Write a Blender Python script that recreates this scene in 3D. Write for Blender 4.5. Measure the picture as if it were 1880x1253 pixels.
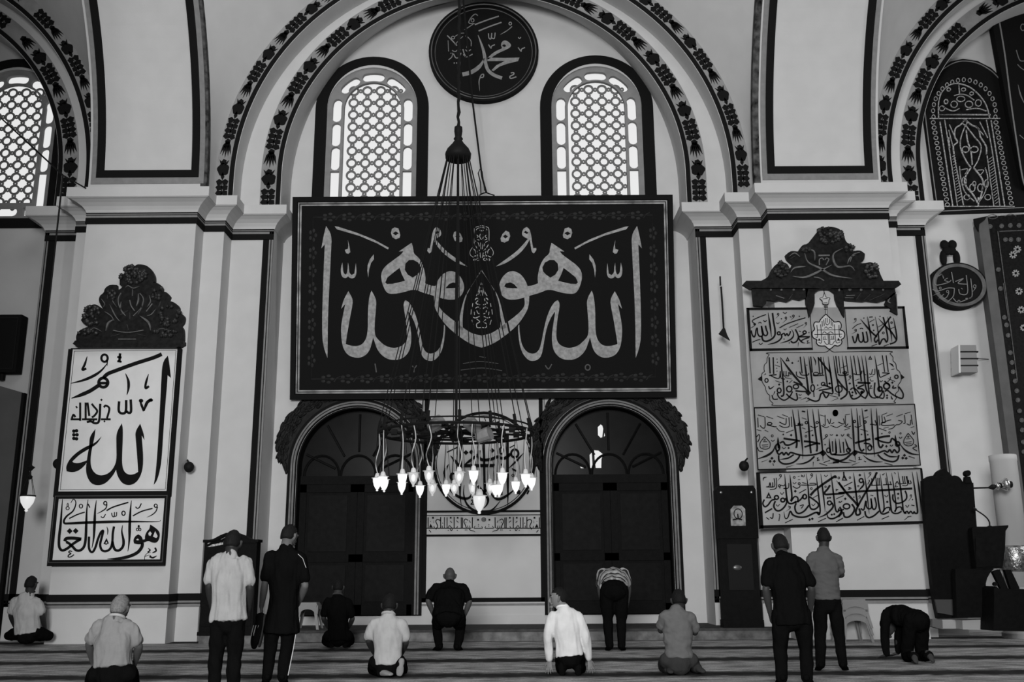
import bpy, math, random
from mathutils import Vector, Matrix, noise
from mathutils.geometry import tessellate_polygon
random.seed(7)
C = bpy.context.scene.collection
SC = bpy.context.scene
for o in list(bpy.data.objects): bpy.data.objects.remove(o)

# ---------------------------------------------------------------- camera
F, PITCH, CAMH, ROLL = 1765.0, math.radians(13.4), 1.228, math.radians(-0.35)
cp, sp = math.cos(PITCH), math.sin(PITCH)
FW = Vector((0, cp, sp)); R0 = Vector((1, 0, 0)); U0 = Vector((0, -sp, cp))
RT = R0 * math.cos(ROLL) + U0 * math.sin(ROLL)
UP = -R0 * math.sin(ROLL) + U0 * math.cos(ROLL)
cd = bpy.data.cameras.new('camera'); cam = bpy.data.objects.new('camera', cd); C.objects.link(cam)
cd.sensor_fit = 'HORIZONTAL'; cd.sensor_width = 36.0; cd.lens = F / 1880 * 36.0
cd.clip_start = 0.1; cd.clip_end = 200
M3 = Matrix((RT, UP, -FW)).transposed()
cam.matrix_world = Matrix.Translation((0, 0, CAMH)) @ M3.to_4x4()
SC.camera = cam

# ---------------------------------------------------------------- light
SC.view_settings.view_transform = 'Standard'; SC.view_settings.look = 'None'
SC.view_settings.gamma = 1.0; SC.view_settings.exposure = 0.0
w = bpy.data.worlds.new('world'); SC.world = w; w.use_nodes = True
bg = w.node_tree.nodes['Background']; bg.inputs[0].default_value = (1, 1, 1, 1); bg.inputs[1].default_value = 0.06
def area(name, loc, target, sx, sy, power):
    l = bpy.data.lights.new(name, 'AREA'); l.shape = 'RECTANGLE'; l.size = sx; l.size_y = sy; l.energy = power
    o = bpy.data.objects.new(name, l); C.objects.link(o); o.location = loc
    o.rotation_euler = (Vector(target) - Vector(loc)).to_track_quat('-Z', 'Y').to_euler()
    return o
area('hall_daylight', (-1.8, -9.5, 5.4), (-0.4, 19.0, 4.0), 5.5, 5.0, 4900)
area('dome_skylight', (1.0, 4.0, 17.0), (0.0, 18.0, 3.0), 10, 8, 650)
area('side_windows', (15.5, 14.3, 6.5), (10.3, 19.5, 4.5), 3, 4, 330)

# ---------------------------------------------------------------- helpers
def ray(x, y):
    return FW + RT * ((x - 940) / F) + UP * ((626.5 - y) / F)
def at(x, y, Y):                    # the point of the plane y = Y seen at pixel (x, y)
    d = ray(x, y); t = Y / d.y
    return Vector((d.x * t, Y, CAMH + d.z * t))
def fl(x, y, Z=0.0):                # the point of the level z = Z seen at pixel (x, y)
    d = ray(x, y); t = (Z - CAMH) / d.z
    return Vector((d.x * t, d.y * t, Z))

MATS = {}
def mat(name, g, rough=0.7, var=0.0, scale=4.0, bump=0.0, bscale=40.0, metal=0.0, spec=0.5, emit=0.0):
    if name in MATS: return MATS[name]
    m = bpy.data.materials.new(name); m.use_nodes = True; nt = m.node_tree
    b = nt.nodes['Principled BSDF']
    b.inputs['Base Color'].default_value = (g, g, g, 1); b.inputs['Roughness'].default_value = rough
    b.inputs['Metallic'].default_value = metal; b.inputs['Specular IOR Level'].default_value = spec
    if emit:
        b.inputs['Emission Color'].default_value = (1, 1, 1, 1); b.inputs['Emission Strength'].default_value = emit
    tc = nt.nodes.new('ShaderNodeTexCoord')
    if var:
        n = nt.nodes.new('ShaderNodeTexNoise'); n.inputs['Scale'].default_value = scale; n.inputs['Detail'].default_value = 6
        nt.links.new(tc.outputs['Object'], n.inputs['Vector'])
        r = nt.nodes.new('ShaderNodeMapRange'); r.inputs[1].default_value = 0.3; r.inputs[2].default_value = 0.7
        r.inputs[3].default_value = g * (1 - var); r.inputs[4].default_value = g * (1 + var)
        nt.links.new(n.outputs[0], r.inputs[0]); nt.links.new(r.outputs[0], b.inputs['Base Color'])
    if bump:
        n2 = nt.nodes.new('ShaderNodeTexNoise'); n2.inputs['Scale'].default_value = bscale; n2.inputs['Detail'].default_value = 4
        nt.links.new(tc.outputs['Object'], n2.inputs['Vector'])
        bn = nt.nodes.new('ShaderNodeBump'); bn.inputs['Strength'].default_value = bump; bn.inputs['Distance'].default_value = 0.02
        nt.links.new(n2.outputs[0], bn.inputs['Height']); nt.links.new(bn.outputs[0], b.inputs['Normal'])
    MATS[name] = m
    return m
PLASTER = mat('plaster', 0.50, 0.9, 0.035, 2.5, 0.08, 90, spec=0.1)
PLASTER_GREY = mat('grey_paint', 0.24, 0.9, 0.12, 5, spec=0.1)
BLACK = mat('black_paint', 0.0085, 0.8, spec=0.05)
WOOD = mat('dark_wood', 0.005, 0.6, 0.2, 12, 0.15, 30, spec=0.05)
GREYLINE = mat('grey_line', 0.20, 0.8, 0.1, 10, spec=0.1)
INK = mat('ink', 0.008, 0.85, spec=0.05)
GOLD = mat('dull_gilding', 0.27, 0.6, 0.28, 16, spec=0.2)
PAPER = mat('panel_paper', 0.62, 0.85, 0.05, 3, spec=0.1)
PAPER2 = mat('aged_panel', 0.33, 0.85, 0.1, 3, spec=0.1)
METAL = mat('black_iron', 0.009, 0.6, spec=0.1)
BRIGHT = mat('bright_metal', 0.6, 0.25, metal=0.9)
MARBLE = mat('marble', 0.11, 0.5, 0.55, 6, spec=0.3)

def tag(o, label=None, cat=None, group=None, kind=None):
    if label: o['label'] = label
    if cat: o['category'] = cat
    if group: o['group'] = group
    if kind: o['kind'] = kind
    return o
def empty(name, loc=(0, 0, 0), rz=0.0, parent=None):
    o = bpy.data.objects.new(name, None); C.objects.link(o); o.location = loc; o.rotation_euler = (0, 0, rz)
    o.empty_display_size = 0.1
    if parent: o.parent = parent
    return o

class MB:
    def __init__(s): s.v = []; s.f = []
    def add(s, vs, fs):
        n = len(s.v); s.v += [tuple(v) for v in vs]; s.f += [tuple(i + n for i in f) for f in fs]; return s
    def box(s, x0, x1, y0, y1, z0, z1):
        return s.add([(x0, y0, z0), (x1, y0, z0), (x1, y1, z0), (x0, y1, z0), (x0, y0, z1), (x1, y0, z1), (x1, y1, z1), (x0, y1, z1)],
                     [(0, 3, 2, 1), (4, 5, 6, 7), (0, 1, 5, 4), (1, 2, 6, 5), (2, 3, 7, 6), (3, 0, 4, 7)])
    def prism(s, loops, y0, y1, back=True):         # loops of (x, z): the first is the outline, the rest are holes
        loops = [[(float(a), float(b)) for a, b in l] for l in loops]
        tris = tessellate_polygon([[Vector((a, b, 0)) for a, b in l] for l in loops])
        flat = [p for l in loops for p in l]; n = len(flat)
        vs = [(a, y0, b) for a, b in flat] + [(a, y1, b) for a, b in flat]; fs = []
        for t in tris:
            (ax, az), (bx, bz), (cx, cz) = (flat[i] for i in t)
            t = tuple(t) if (bx - ax) * (cz - az) - (bz - az) * (cx - ax) > 0 else tuple(reversed(t))
            fs.append(t)
            if back: fs.append(tuple(i + n for i in reversed(t)))
        k = 0
        for li, l in enumerate(loops):
            m = len(l); A = sum(l[i][0] * l[(i + 1) % m][1] - l[(i + 1) % m][0] * l[i][1] for i in range(m))
            ccw = A > 0
            for i in range(m):
                a, b = k + i, k + (i + 1) % m
                q = (a, a + n, b + n, b)
                if (li == 0) != ccw: q = tuple(reversed(q))
                fs.append(tuple(reversed(q)) if True and False else q)
            k += m
        return s.add(vs, fs)
    def tube(s, pts, r, seg=8, cap=True, closed=False):
        pts = [Vector(p) for p in pts]; n = len(pts)
        rs = r if isinstance(r, (list, tuple)) else [r] * n
        vs = []; fs = []; prev = None
        for i, p in enumerate(pts):
            if closed: t = pts[(i + 1) % n] - pts[i - 1]
            else: t = pts[min(i + 1, n - 1)] - pts[max(i - 1, 0)]
            t.normalize()
            if prev is None:
                a = Vector((0, 0, 1)) if abs(t.z) < 0.9 else Vector((1, 0, 0)); a = t.cross(a).normalized()
            else:
                a = prev - t * prev.dot(t)
                a = a.normalized() if a.length > 1e-6 else t.orthogonal().normalized()
            prev = a; b = t.cross(a)
            for k in range(seg):
                th = 2 * math.pi * k / seg; vs.append(p + (a * math.cos(th) + b * math.sin(th)) * rs[i])
        for i in range(n if closed else n - 1):
            j = (i + 1) % n
            for k in range(seg):
                l = (k + 1) % seg; fs.append((i * seg + k, i * seg + l, j * seg + l, j * seg + k))
        if cap and not closed:
            fs.append(tuple(reversed(range(seg)))); fs.append(tuple(range((n - 1) * seg, n * seg)))
        return s.add(vs, fs)
    def lathe(s, prof, c=(0, 0, 0), seg=20):         # prof: (radius, z) from the bottom up
        vs = []; fs = []; n = len(prof)
        for r, z in prof:
            for k in range(seg):
                th = 2 * math.pi * k / seg; vs.append((c[0] + r * math.cos(th), c[1] + r * math.sin(th), c[2] + z))
        for i in range(n - 1):
            for k in range(seg):
                l = (k + 1) % seg; fs.append((i * seg + k, i * seg + l, (i + 1) * seg + l, (i + 1) * seg + k))
        fs.append(tuple(reversed(range(seg)))); fs.append(tuple(range((n - 1) * seg, n * seg)))
        return s.add(vs, fs)
    def ball(s, c, rx, ry=None, rz=None, seg=12, ring=8):
        ry = ry or rx; rz = rz or rx; vs = [(c[0], c[1], c[2] - rz)]; fs = []
        for i in range(1, ring):
            ph = -math.pi / 2 + math.pi * i / ring
            for k in range(seg):
                th = 2 * math.pi * k / seg
                vs.append((c[0] + rx * math.cos(ph) * math.cos(th), c[1] + ry * math.cos(ph) * math.sin(th), c[2] + rz * math.sin(ph)))
        vs.append((c[0], c[1], c[2] + rz)); top = len(vs) - 1
        for k in range(seg):
            l = (k + 1) % seg; fs.append((0, 1 + l, 1 + k)); fs.append((top, top - seg + k, top - seg + l))
            for i in range(ring - 2):
                a = 1 + i * seg; fs.append((a + k, a + l, a + seg + l, a + seg + k))
        return s.add(vs, fs)
    def sweep(s, path, prof, closed_prof=True):      # path of (x, y) in plan, outward on its right hand; prof of (d, z)
        n = len(path); ring = []
        for i, (x, y) in enumerate(path):
            nx = ny = 0.0
            dirs = []
            for a, b in ((i - 1, i), (i, i + 1)):
                if a < 0 or b >= n: continue
                dx, dy = path[b][0] - path[a][0], path[b][1] - path[a][1]; L = math.hypot(dx, dy)
                dirs.append((dy / L, -dx / L))
            if len(dirs) == 1: nx, ny = dirs[0]
            else:
                (a0, a1), (b0, b1) = dirs; dn = 1 + a0 * b0 + a1 * b1
                nx, ny = (a0 + b0) / max(dn, 0.2), (a1 + b1) / max(dn, 0.2)
            ring.append([(x + nx * d, y + ny * d, z) for d, z in prof])
        m = len(prof); vs = [p for r in ring for p in r]; fs = []
        for i in range(n - 1):
            for k in range(m if closed_prof else m - 1):
                l = (k + 1) % m; fs.append((i * m + k, i * m + l, (i + 1) * m + l, (i + 1) * m + k))
        if closed_prof:
            fs.append(tuple(range(m))); fs.append(tuple(reversed(range((n - 1) * m, n * m))))
        return s.add(vs, fs)
    def build(s, name, m, parent=None, smooth=False, fix=True):
        me = bpy.data.meshes.new(name); me.from_pydata([tuple(v) for v in s.v], [], s.f); me.update()
        if fix:
            import bmesh
            bm = bmesh.new(); bm.from_mesh(me); bmesh.ops.recalc_face_normals(bm, faces=bm.faces); bm.to_mesh(me); bm.free()
        if smooth:
            me.polygons.foreach_set('use_smooth', [True] * len(me.polygons))
        me.materials.append(m)
        o = bpy.data.objects.new(name, me); C.objects.link(o)
        if parent: o.parent = parent
        return o
def struct(name, mb, m, parent=None, smooth=False):
    o = mb.build(name, m, parent, smooth)
    if parent is None: o['kind'] = 'structure'
    return o
def arc(cx, cz, r, a0, a1, n):
    return [(cx + r * math.cos(math.radians(a0 + (a1 - a0) * i / n)), cz + r * math.sin(math.radians(a0 + (a1 - a0) * i / n))) for i in range(n + 1)]
def arched(cx, hw, z0, zs, n=24, rz=None):           # outline of an arched opening: half width, sill, springing
    rz = rz or hw
    return [(cx - hw, z0), (cx + hw, z0)] + [(cx + hw * math.cos(math.pi * i / n), zs + rz * math.sin(math.pi * i / n)) for i in range(n + 1)]
def crom(P, sub):                                    # smooth curve through points (tuples of any length)
    if len(P) < 3 or sub < 2: return [tuple(p) for p in P]
    out = []; n = len(P)
    for i in range(n - 1):
        p0, p1, p2, p3 = P[max(i - 1, 0)], P[i], P[i + 1], P[min(i + 2, n - 1)]
        for k in range(sub):
            t = k / sub
            out.append(tuple(0.5 * (2 * b + (c - a) * t + (2 * a - 5 * b + 4 * c - d) * t * t + (3 * b - a - 3 * c + d) * t ** 3) for a, b, c, d in zip(p0, p1, p2, p3)))
    out.append(tuple(P[-1]))
    return out
def ccrom(P, sub):
    n = len(P); out = []
    for i in range(n):
        p0, p1, p2, p3 = P[i - 1], P[i], P[(i + 1) % n], P[(i + 2) % n]
        for k in range(sub):
            t = k / sub
            out.append(tuple(0.5 * (2 * b + (c - a) * t + (2 * a - 5 * b + 4 * c - d) * t * t + (3 * b - a - 3 * c + d) * t ** 3) for a, b, c, d in zip(p0, p1, p2, p3)))
    return out
# ---------------------------------------------------------------- lettering
# Traced strokes: S width[b|e taper] points | P outline;hole | D x,y,half (lozenge) | Q x,y,half (square) | R x,y,rx,ry,width (ring) | B x,y,rx,ry (blot)
class Plane:
    """a board or wall plane: turns photograph pixels into its own (x, z); it may lean forward by tilt"""
    def __init__(s, px, py, Y, tilt=0.0):
        s.o = at(px, py, Y); s.n = Vector((0, -math.cos(tilt), -math.sin(tilt))); s.vz = Vector((0, -math.sin(tilt), math.cos(tilt))); s.tilt = tilt
    def __call__(s, x, y, off=0.0):                  # off: distance of a raised layer from the plane (negative towards the hall)
        o = s.o - s.n * off
        d = ray(x, y); c = Vector((0, 0, CAMH)); t = (o - c).dot(s.n) / d.dot(s.n); p = c + d * t - o
        return (p.x, p.dot(s.vz))
    def root(s, name):
        o = empty(name, s.o); o.rotation_euler = (s.tilt, 0, 0); return o
    def rect(s, tl, tr, bl, br):
        a, b, c, d = s(*tl), s(*tr), s(*bl), s(*br)
        return ((a[0] + c[0]) / 2, (b[0] + d[0]) / 2, (c[1] + d[1]) / 2, (a[1] + b[1]) / 2)     # x0, x1, z0, z1

def stroke_outline(pts, w, tb, te, sub):
    q = crom(pts, sub); n = len(q)
    acc = [0.0]
    for i in range(1, n): acc.append(acc[-1] + math.hypot(q[i][0] - q[i - 1][0], q[i][1] - q[i - 1][1]))
    L = acc[-1] or 1.0; A, B = [], []
    for i in range(n):
        a, b = q[max(i - 1, 0)], q[min(i + 1, n - 1)]; dx, dy = b[0] - a[0], b[1] - a[1]; l = math.hypot(dx, dy) or 1.0
        t = acc[i] / L; k = 1.0
        if tb: k *= min(1.0, 0.12 + 0.88 * (t / 0.4) ** 0.8)
        if te: k *= min(1.0, 0.12 + 0.88 * ((1 - t) / 0.4) ** 0.8)
        h = w * k / 2; A.append((q[i][0] - dy / l * h, q[i][1] + dx / l * h)); B.append((q[i][0] + dy / l * h, q[i][1] - dx / l * h))
    return A, B
def soften(l):
    """round the shallow corners of a traced outline, keep the sharp ones"""
    for _ in range(2):
        out = []; n = len(l)
        for i in range(n):
            a, b, c = l[i - 1], l[i], l[(i + 1) % n]; u = math.atan2(b[1] - a[1], b[0] - a[0]); v = math.atan2(c[1] - b[1], c[0] - b[0])
            if abs((v - u + math.pi) % (2 * math.pi) - math.pi) < 0.95: out += [(b[0] * .75 + a[0] * .25, b[1] * .75 + a[1] * .25), (b[0] * .75 + c[0] * .25, b[1] * .75 + c[1] * .25)]
            else: out.append(b)
        l = out
    return l
def ink(mb, pl, ox, oy, s, text, y=-0.012, y1=0.0, mirror=None, k=1.0):
    """draw traced strokes on plane pl; (ox, oy, s) places the tracing sheet, mirror = x of a mirror axis on it"""
    def M(x, y_): return pl(ox + x / s, oy + y_ / s, y)
    def quads(A, B):
        n = len(A); vs = []; fs = []
        for a, b in zip(A, B):
            (ax, az), (bx, bz) = M(*a), M(*b); vs += [(ax, y, az), (bx, y, bz), (ax, y1, az), (bx, y1, bz)]
        for i in range(n - 1):
            p, q = 4 * i, 4 * i + 4
            fs += [(p, p + 1, q + 1, q), (p, q, q + 2, p + 2), (p + 1, p + 3, q + 3, q + 1)]
        fs += [(0, 2, 3, 1), (4 * n - 4, 4 * n - 3, 4 * n - 1, 4 * n - 2)]
        mb.add(vs, fs)
    def one(rec, flip):
        c, rest = rec[0], rec[1:].strip()
        fx = (lambda x: 2 * mirror - x) if flip else (lambda x: x)
        if c == 'S':
            wd, pts = rest.split(' ', 1); tb, te = 'b' in wd, 'e' in wd; wd = float(wd.strip('be')) * k
            P = [tuple(map(float, p.split(','))) for p in pts.split()]; P = [(fx(a), b) for a, b in P]
            quads(*stroke_outline(P, wd, tb, te, 5 if len(P) > 2 else 3 if (tb or te) else 1))
        elif c == 'P':
            loops = [[tuple(map(float, p.split(','))) for p in l.split()] for l in rest.split(';')]
            mb.prism([[M(fx(a), b) for a, b in (soften(l) if len(l) > 12 else l)] for l in loops], y, y1, back=False)
        else:
            for item in rest.split():
                v = list(map(float, item.split(',')))
                x, yy = fx(v[0]), v[1]
                if c == 'D': mb.prism([[M(x - v[2], yy), M(x, yy - v[2]), M(x + v[2], yy), M(x, yy + v[2])]], y, y1, back=False)
                elif c == 'Q': mb.prism([[M(x - v[2], yy - v[2]), M(x + v[2], yy - v[2]), M(x + v[2], yy + v[2]), M(x - v[2], yy + v[2])]], y, y1, back=False)
                elif c == 'B': mb.prism([[M(x + v[2] * math.cos(t), yy + v[3] * math.sin(t)) for t in [math.pi * i / 7 for i in range(14)]]], y, y1, back=False)
                elif c == 'R':
                    rx, ry, wd = v[2], v[3], v[4] * k
                    ring = lambda e: [(x + (rx + e) * math.cos(t), yy + (ry + e) * math.sin(t)) for t in [math.pi * i / 10 for i in range(21)]]
                    quads(ring(wd / 2), ring(-wd / 2))
    for line in text.strip().splitlines():
        for rec in line.split('|'):
            rec = rec.strip()
            if not rec: continue
            one(rec, False)
            if mirror is not None: one(rec, True)
    return mb

BIG = """
P 1482,322 1430,405 1438,560 1447,760 1460,1000 1467,1240 1468,1400 1470,1522 1500,1440 1518,1340 1518,1140 1512,940 1505,740 1497,560 1494,490 1525,525 1510,440 1495,370
P 912,520 920,536 1020,480 1180,412 1385,352 1405,325 1370,330 1200,385 1050,445
P 487,868 530,865 583,843 577,790 600,680 640,610 686,575 690,530 705,475 765,515 822,555 780,552 800,580 870,632 930,675 970,720 985,775 972,850 940,920 905,940 850,938 780,925 680,895 600,930 520,952 470,970 400,988 345,995 290,985 250,950 228,900 230,850 255,790 300,745 345,730 385,738 430,765 470,820;275,872 290,845 330,835 365,850 398,888 345,888 300,885;622,700 645,655 690,630 730,632 762,665 768,720 740,765 695,792 655,765 628,735;815,703 870,745 925,790 945,835 930,850 880,848 820,835 765,820 795,760
P 503,955 500,1040 480,1100 415,1202 330,1285 200,1380 110,1418 70,1428 70,1318 150,1302 205,1270 240,1245 290,1205 360,1155 430,1095 465,1040 458,975
P 70,718 150,850 215,945 245,1040 270,1150 287,1215 290,1250 240,1275 243,1190 238,1100 222,1000 185,905 100,770 70,735
P 825,345 860,335 885,350 893,385 880,425 850,443 815,430 808,405;822,388 850,372 878,390 850,408
P 290,365 320,378 330,415 315,455 280,473 248,465 242,435 260,395;264,415 285,400 310,418 285,438
P 435,385 450,345 480,332 505,350 520,400 528,470 540,525 565,522 570,540 545,572 525,560 518,510 506,445 478,500 420,570 340,630 270,670 200,690 290,625 380,560 440,500 490,440 460,425 440,410;452,380 470,365 495,385 480,395
P 1285,450 1280,500 1285,530 1312,540 1300,570 1280,575 1262,560 1270,510
P 1050,580 1085,625 1105,680 1108,730 1100,790 1092,720 1075,660 1048,625
P 1212,660 1205,740 1215,785 1240,800 1270,795 1282,778 1300,797 1325,795 1345,770 1350,710 1335,655 1330,700 1325,750 1305,765 1290,750 1283,655 1275,700 1272,750 1250,768 1225,755 1218,700
P 1280,915 1237,990 1248,1070 1268,1170 1285,1270 1297,1340 1304,1395 1255,1412 1190,1415 1145,1390 1115,1340 1103,1260 1103,1110 1095,1000 1083,940 1070,910 1025,990 1030,1080 1040,1190 1042,1270 1035,1325 1000,1365 950,1410 880,1433 820,1425 770,1395 748,1345 750,1260 760,1160 775,1080 780,1030 765,998 740,1005 705,1050 665,1140 640,1240 615,1370 600,1435 570,1475 530,1485 485,1470 450,1430 430,1380 415,1290 412,1220 400,1230 403,1300 415,1400 440,1480 490,1540 530,1552 580,1540 615,1500 632,1410 655,1270 690,1170 735,1100 738,1115 722,1210 708,1310 710,1390 725,1455 760,1505 810,1535 870,1542 930,1530 985,1490 1020,1440 1040,1380 1055,1335 1068,1390 1085,1450 1120,1495 1170,1520 1220,1520 1280,1500 1320,1450 1340,1380 1348,1270 1340,1190 1320,1090 1308,1030 1345,1075 1325,1000 1300,950
"""
COLUMN = """
S 5 175,270 175,130 190,100 252,82|S 6 195,130 210,112 252,100|S 6 232,128 243,142 252,130|S 7 195,178 216,195 195,220 228,235|S 7 238,170 232,200 250,230
S 7 180,280 205,320 232,345|S 6 180,240 215,262 228,300|S 5 165,300 132,350 135,390 165,415|S 7 160,320 185,345 190,375|S 6 205,350 215,375 205,390
S 8 165,410 185,400 238,400|R 215,435,18,12,7 175,440,9,9,6|S 5 240,260 244,330|S 6 235,365 243,420
S 6 252,670 244,705|S 6 232,710 220,770 195,820|S 6 242,730 226,790 212,810|S 6 248,760 240,815|S 9 185,862 200,842 222,858 192,895 235,912|S 7 160,895 154,932
S 8 188,948 214,934 236,952|S 7 200,970 214,1000 236,1006|S 8 165,1040 186,1050 236,1030|S 8 200,1060 232,1090 200,1112 206,1150 246,1150|S 6 145,960 140,1012|S 6 150,1070 166,1120|S 6 175,985 178,1020
"""
ALLAH = """
P 1020,105 975,160 965,350 950,650 935,900 920,1080 905,1165 930,1135 955,1050 970,950 985,700 1000,500 1015,330 1018,265 1045,287 1038,215 1028,140
P 793,665 752,730 758,800 768,920 777,1060 745,1080 700,1085 660,1060 643,1000 645,900 650,780 650,700 642,662 597,738 598,850 600,960 580,1020 540,1070 480,1092 430,1080 395,1040 383,980 390,900 405,830 420,760 425,708 378,770 375,850 360,930 345,1040 360,1110 395,1160 450,1173 510,1155 570,1090 595,1040 605,1090 640,1150 690,1172 745,1160 790,1110 815,1030 818,930 810,830 805,760 828,797 822,745
P 475,770 420,825 350,850 270,900 210,960 183,1020 190,1055 235,1065 290,1050 345,1000 358,965 290,990 245,985 235,975 290,920 365,875 440,830
S 30 970,92 900,122 750,170 600,225 525,255 490,290|R 490,326,38,38,24|S 22 462,330 520,330|S 30e 450,350 380,395 300,430 228,455
R 500,125,26,30,18|S 22be 525,165 480,220 420,265 330,305 222,333|S 16e 522,140 522,190
S 18b 358,110 338,175 318,220 350,210|S 20 628,85 622,155|S 16 605,115 640,120|S 16 605,150 640,155|S 22be 672,250 695,310 697,370 684,428
S 18b 862,255 840,330 838,372 865,355|S 20 620,480 618,560 650,580 675,560 678,470|S 20 678,560 700,575 718,560 715,465
S 20b 790,470 800,500 825,560|S 24b 825,560 850,490 890,465|B 800,475,18,16 880,470,18,14
S 16 222,628 300,628|S 16 232,620 245,590 260,610|S 16 300,640 300,490|S 16 315,628 440,628|S 16 345,620 345,490|S 16 375,600 360,490|S 16 395,610 415,600 440,560 410,520 395,500
S 18 355,650 390,645 420,660 455,640 465,500|S 16 470,628 550,628|S 16 520,620 540,540 510,515 495,530|S 12 265,520 275,535|D 410,640,9 500,645,9 475,468,10
B 248,725,14,14 270,722,14,14 248,755,14,14 274,755,14,14 248,785,14,14 270,788,14,14
"""
HUWA = """
S 34b 250,268 240,400 225,600 205,780 207,900 245,948 310,925 380,870 430,835 490,800|S 34b 590,272 572,420 565,620 557,800 535,900 485,948 430,945 390,905 345,862 300,835
S 42 280,828 300,792 370,785 440,790 500,798|D 345,692,38 425,690,38|S 36be 360,320 395,268 425,300 420,360 385,430 310,490 272,545 275,585 330,590 600,578 900,568 1200,565 1500,567 1555,548
S 34be 700,280 683,420 675,600 665,780 640,920|S 14 612,380 590,330|R 495,360,22,26,12|S 16 340,525 440,475 545,440|R 818,322,20,24,14|S 14e 840,335 825,390 770,430 706,462|S 18 835,420 930,370 1125,310
S 12 760,498 790,515 822,468|S 12 903,450 910,490 935,500 940,440|S 12 940,495 965,490 968,440|R 1060,455,22,28,14|S 36be 1165,285 1150,450 1143,600 1138,800 1118,962|S 14 1220,370 1245,390 1272,375 1297,325
S 16 1185,490 1300,430 1445,390|R 1488,355,20,22,13|S 13e 1512,370 1490,430 1440,475 1368,510
S 30 935,630 918,720 910,850 880,930 820,960 770,940 750,870 770,780 790,690 760,710 720,800 690,900 655,965 620,960 600,900 602,765|S 34b 1048,612 1038,700 1060,820 1050,900 1000,948 950,940 925,890 912,830
S 14be 838,632 852,680 848,742|P 835,785 795,860 830,875 865,855;833,825 818,855 848,855
P 1415,605 1480,645 1530,690 1545,740 1530,810 1495,850 1440,845 1390,820 1330,845 1300,865 1250,870 1200,855 1190,810 1215,760 1255,735 1300,760 1315,805 1345,800 1345,750 1375,690 1405,665;1388,722 1412,694 1436,722 1420,755 1395,750;1480,690 1515,760 1495,785 1450,765;1225,805 1250,790 1270,812 1240,815
S 42e 1312,850 1300,910 1240,980 1130,1030 1000,1055 845,1062|R 1245,670,14,18,10 1278,670,14,18,10|B 1262,630,14,20
S 6 1340,1075 1345,1020 1380,985 1420,975|S 18b 1385,918 1412,945 1380,975|S 22e 1478,912 1492,955 1440,982|S 22e 1405,1030 1450,1045 1503,1020|S 6 1345,1030 1400,1010 1430,1030
S 14 378,962 345,955 335,975 362,990 330,1012 328,1036 362,1034 402,1005|R 318,388,22,20,9 320,345,9,22,8
"""
KUFI = """
S 12 85,277 420,277 745,277|S 10 780,277 910,277|S 14 125,120 125,277|S 14 305,115 305,277|S 13 360,118 360,277|S 13 397,120 397,277|S 14 500,115 500,277|S 15 603,122 603,277|S 12 622,125 622,277|S 14 762,120 760,277
P 160,212 138,268 192,268|S 13 302,168 260,150 236,176 250,215 262,250 240,285|S 11 328,240 330,277|S 11 208,245 215,275|S 11 412,275 432,240 466,275|S 11 440,288 460,315 476,288|S 11 550,248 536,275
S 13 700,165 662,145 640,182 660,230 676,277|S 10 690,240 700,277|S 10 722,240 728,277|S 12e 712,288 740,310 785,320 803,336|Q 195,127,13 450,127,12 550,127,12 843,155,13
D 160,180,7 205,175,7 205,197,7 335,205,9 670,195,8 850,224,8 850,248,8 415,308,9 545,308,9 660,303,9 682,303,9 240,290,9|S 10 442,172 466,198|S 10 532,168 560,195|S 10 718,165 732,198|S 11 138,302 166,337
S 10 782,272 802,246|S 10 908,272 895,250
"""
MUHAMMAD = """
S 40b 578,425 610,510 640,600 657,680 668,760 700,850 770,908 868,946|P 690,698 900,702 1080,697 1062,740 940,770 840,805 765,862 742,850 800,790 905,738 690,740
P 855,548 862,515 885,492 915,490 945,505 975,535 978,560 955,582 900,610 830,640 780,670 735,702 695,720 690,705 740,655 800,615 870,585;868,555 880,540 905,538 922,560 895,570
S 48b 655,705 600,800 500,872 388,902|S 15 540,298 680,245 830,195|S 15 585,375 720,320 862,270|S 10 575,190 545,170 500,205 465,268 495,285 535,285|R 512,245,17,21,10|S 9e 520,290 470,325 408,362
R 968,285,16,17,11|S 9e 990,320 930,370 845,420|S 12 705,405 710,460 735,468 745,400|S 12 745,460 775,465 785,395|S 12 705,540 735,585 742,560 782,540|S 10 1065,450 1080,468 1096,450|S 12 1063,575 1100,622 1106,595 1147,575
S 12e 600,940 620,905 645,900 640,935 602,945 590,1000 598,1102|S 13 975,885 1005,878 1010,900 965,925 975,950 1042,930|S 13 205,430 260,485 322,552|R 275,455,19,17,9|S 7 215,490 222,622|S 7 300,440 360,405 410,400
S 7 300,545 340,490 395,440|S 13 430,430 450,500 442,580|S 9 430,430 490,490 495,560|S 10 265,610 300,625 340,600 368,600|S 13 395,595 410,650 432,690|S 10 425,600 450,620 492,600|S 9 220,725 260,690 272,640
S 12 280,650 310,700 350,690 372,640|S 11 400,660 440,690 512,655|D 290,763,10 318,763,10 250,645,8|S 14be 362,745 354,830 366,892
"""
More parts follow.
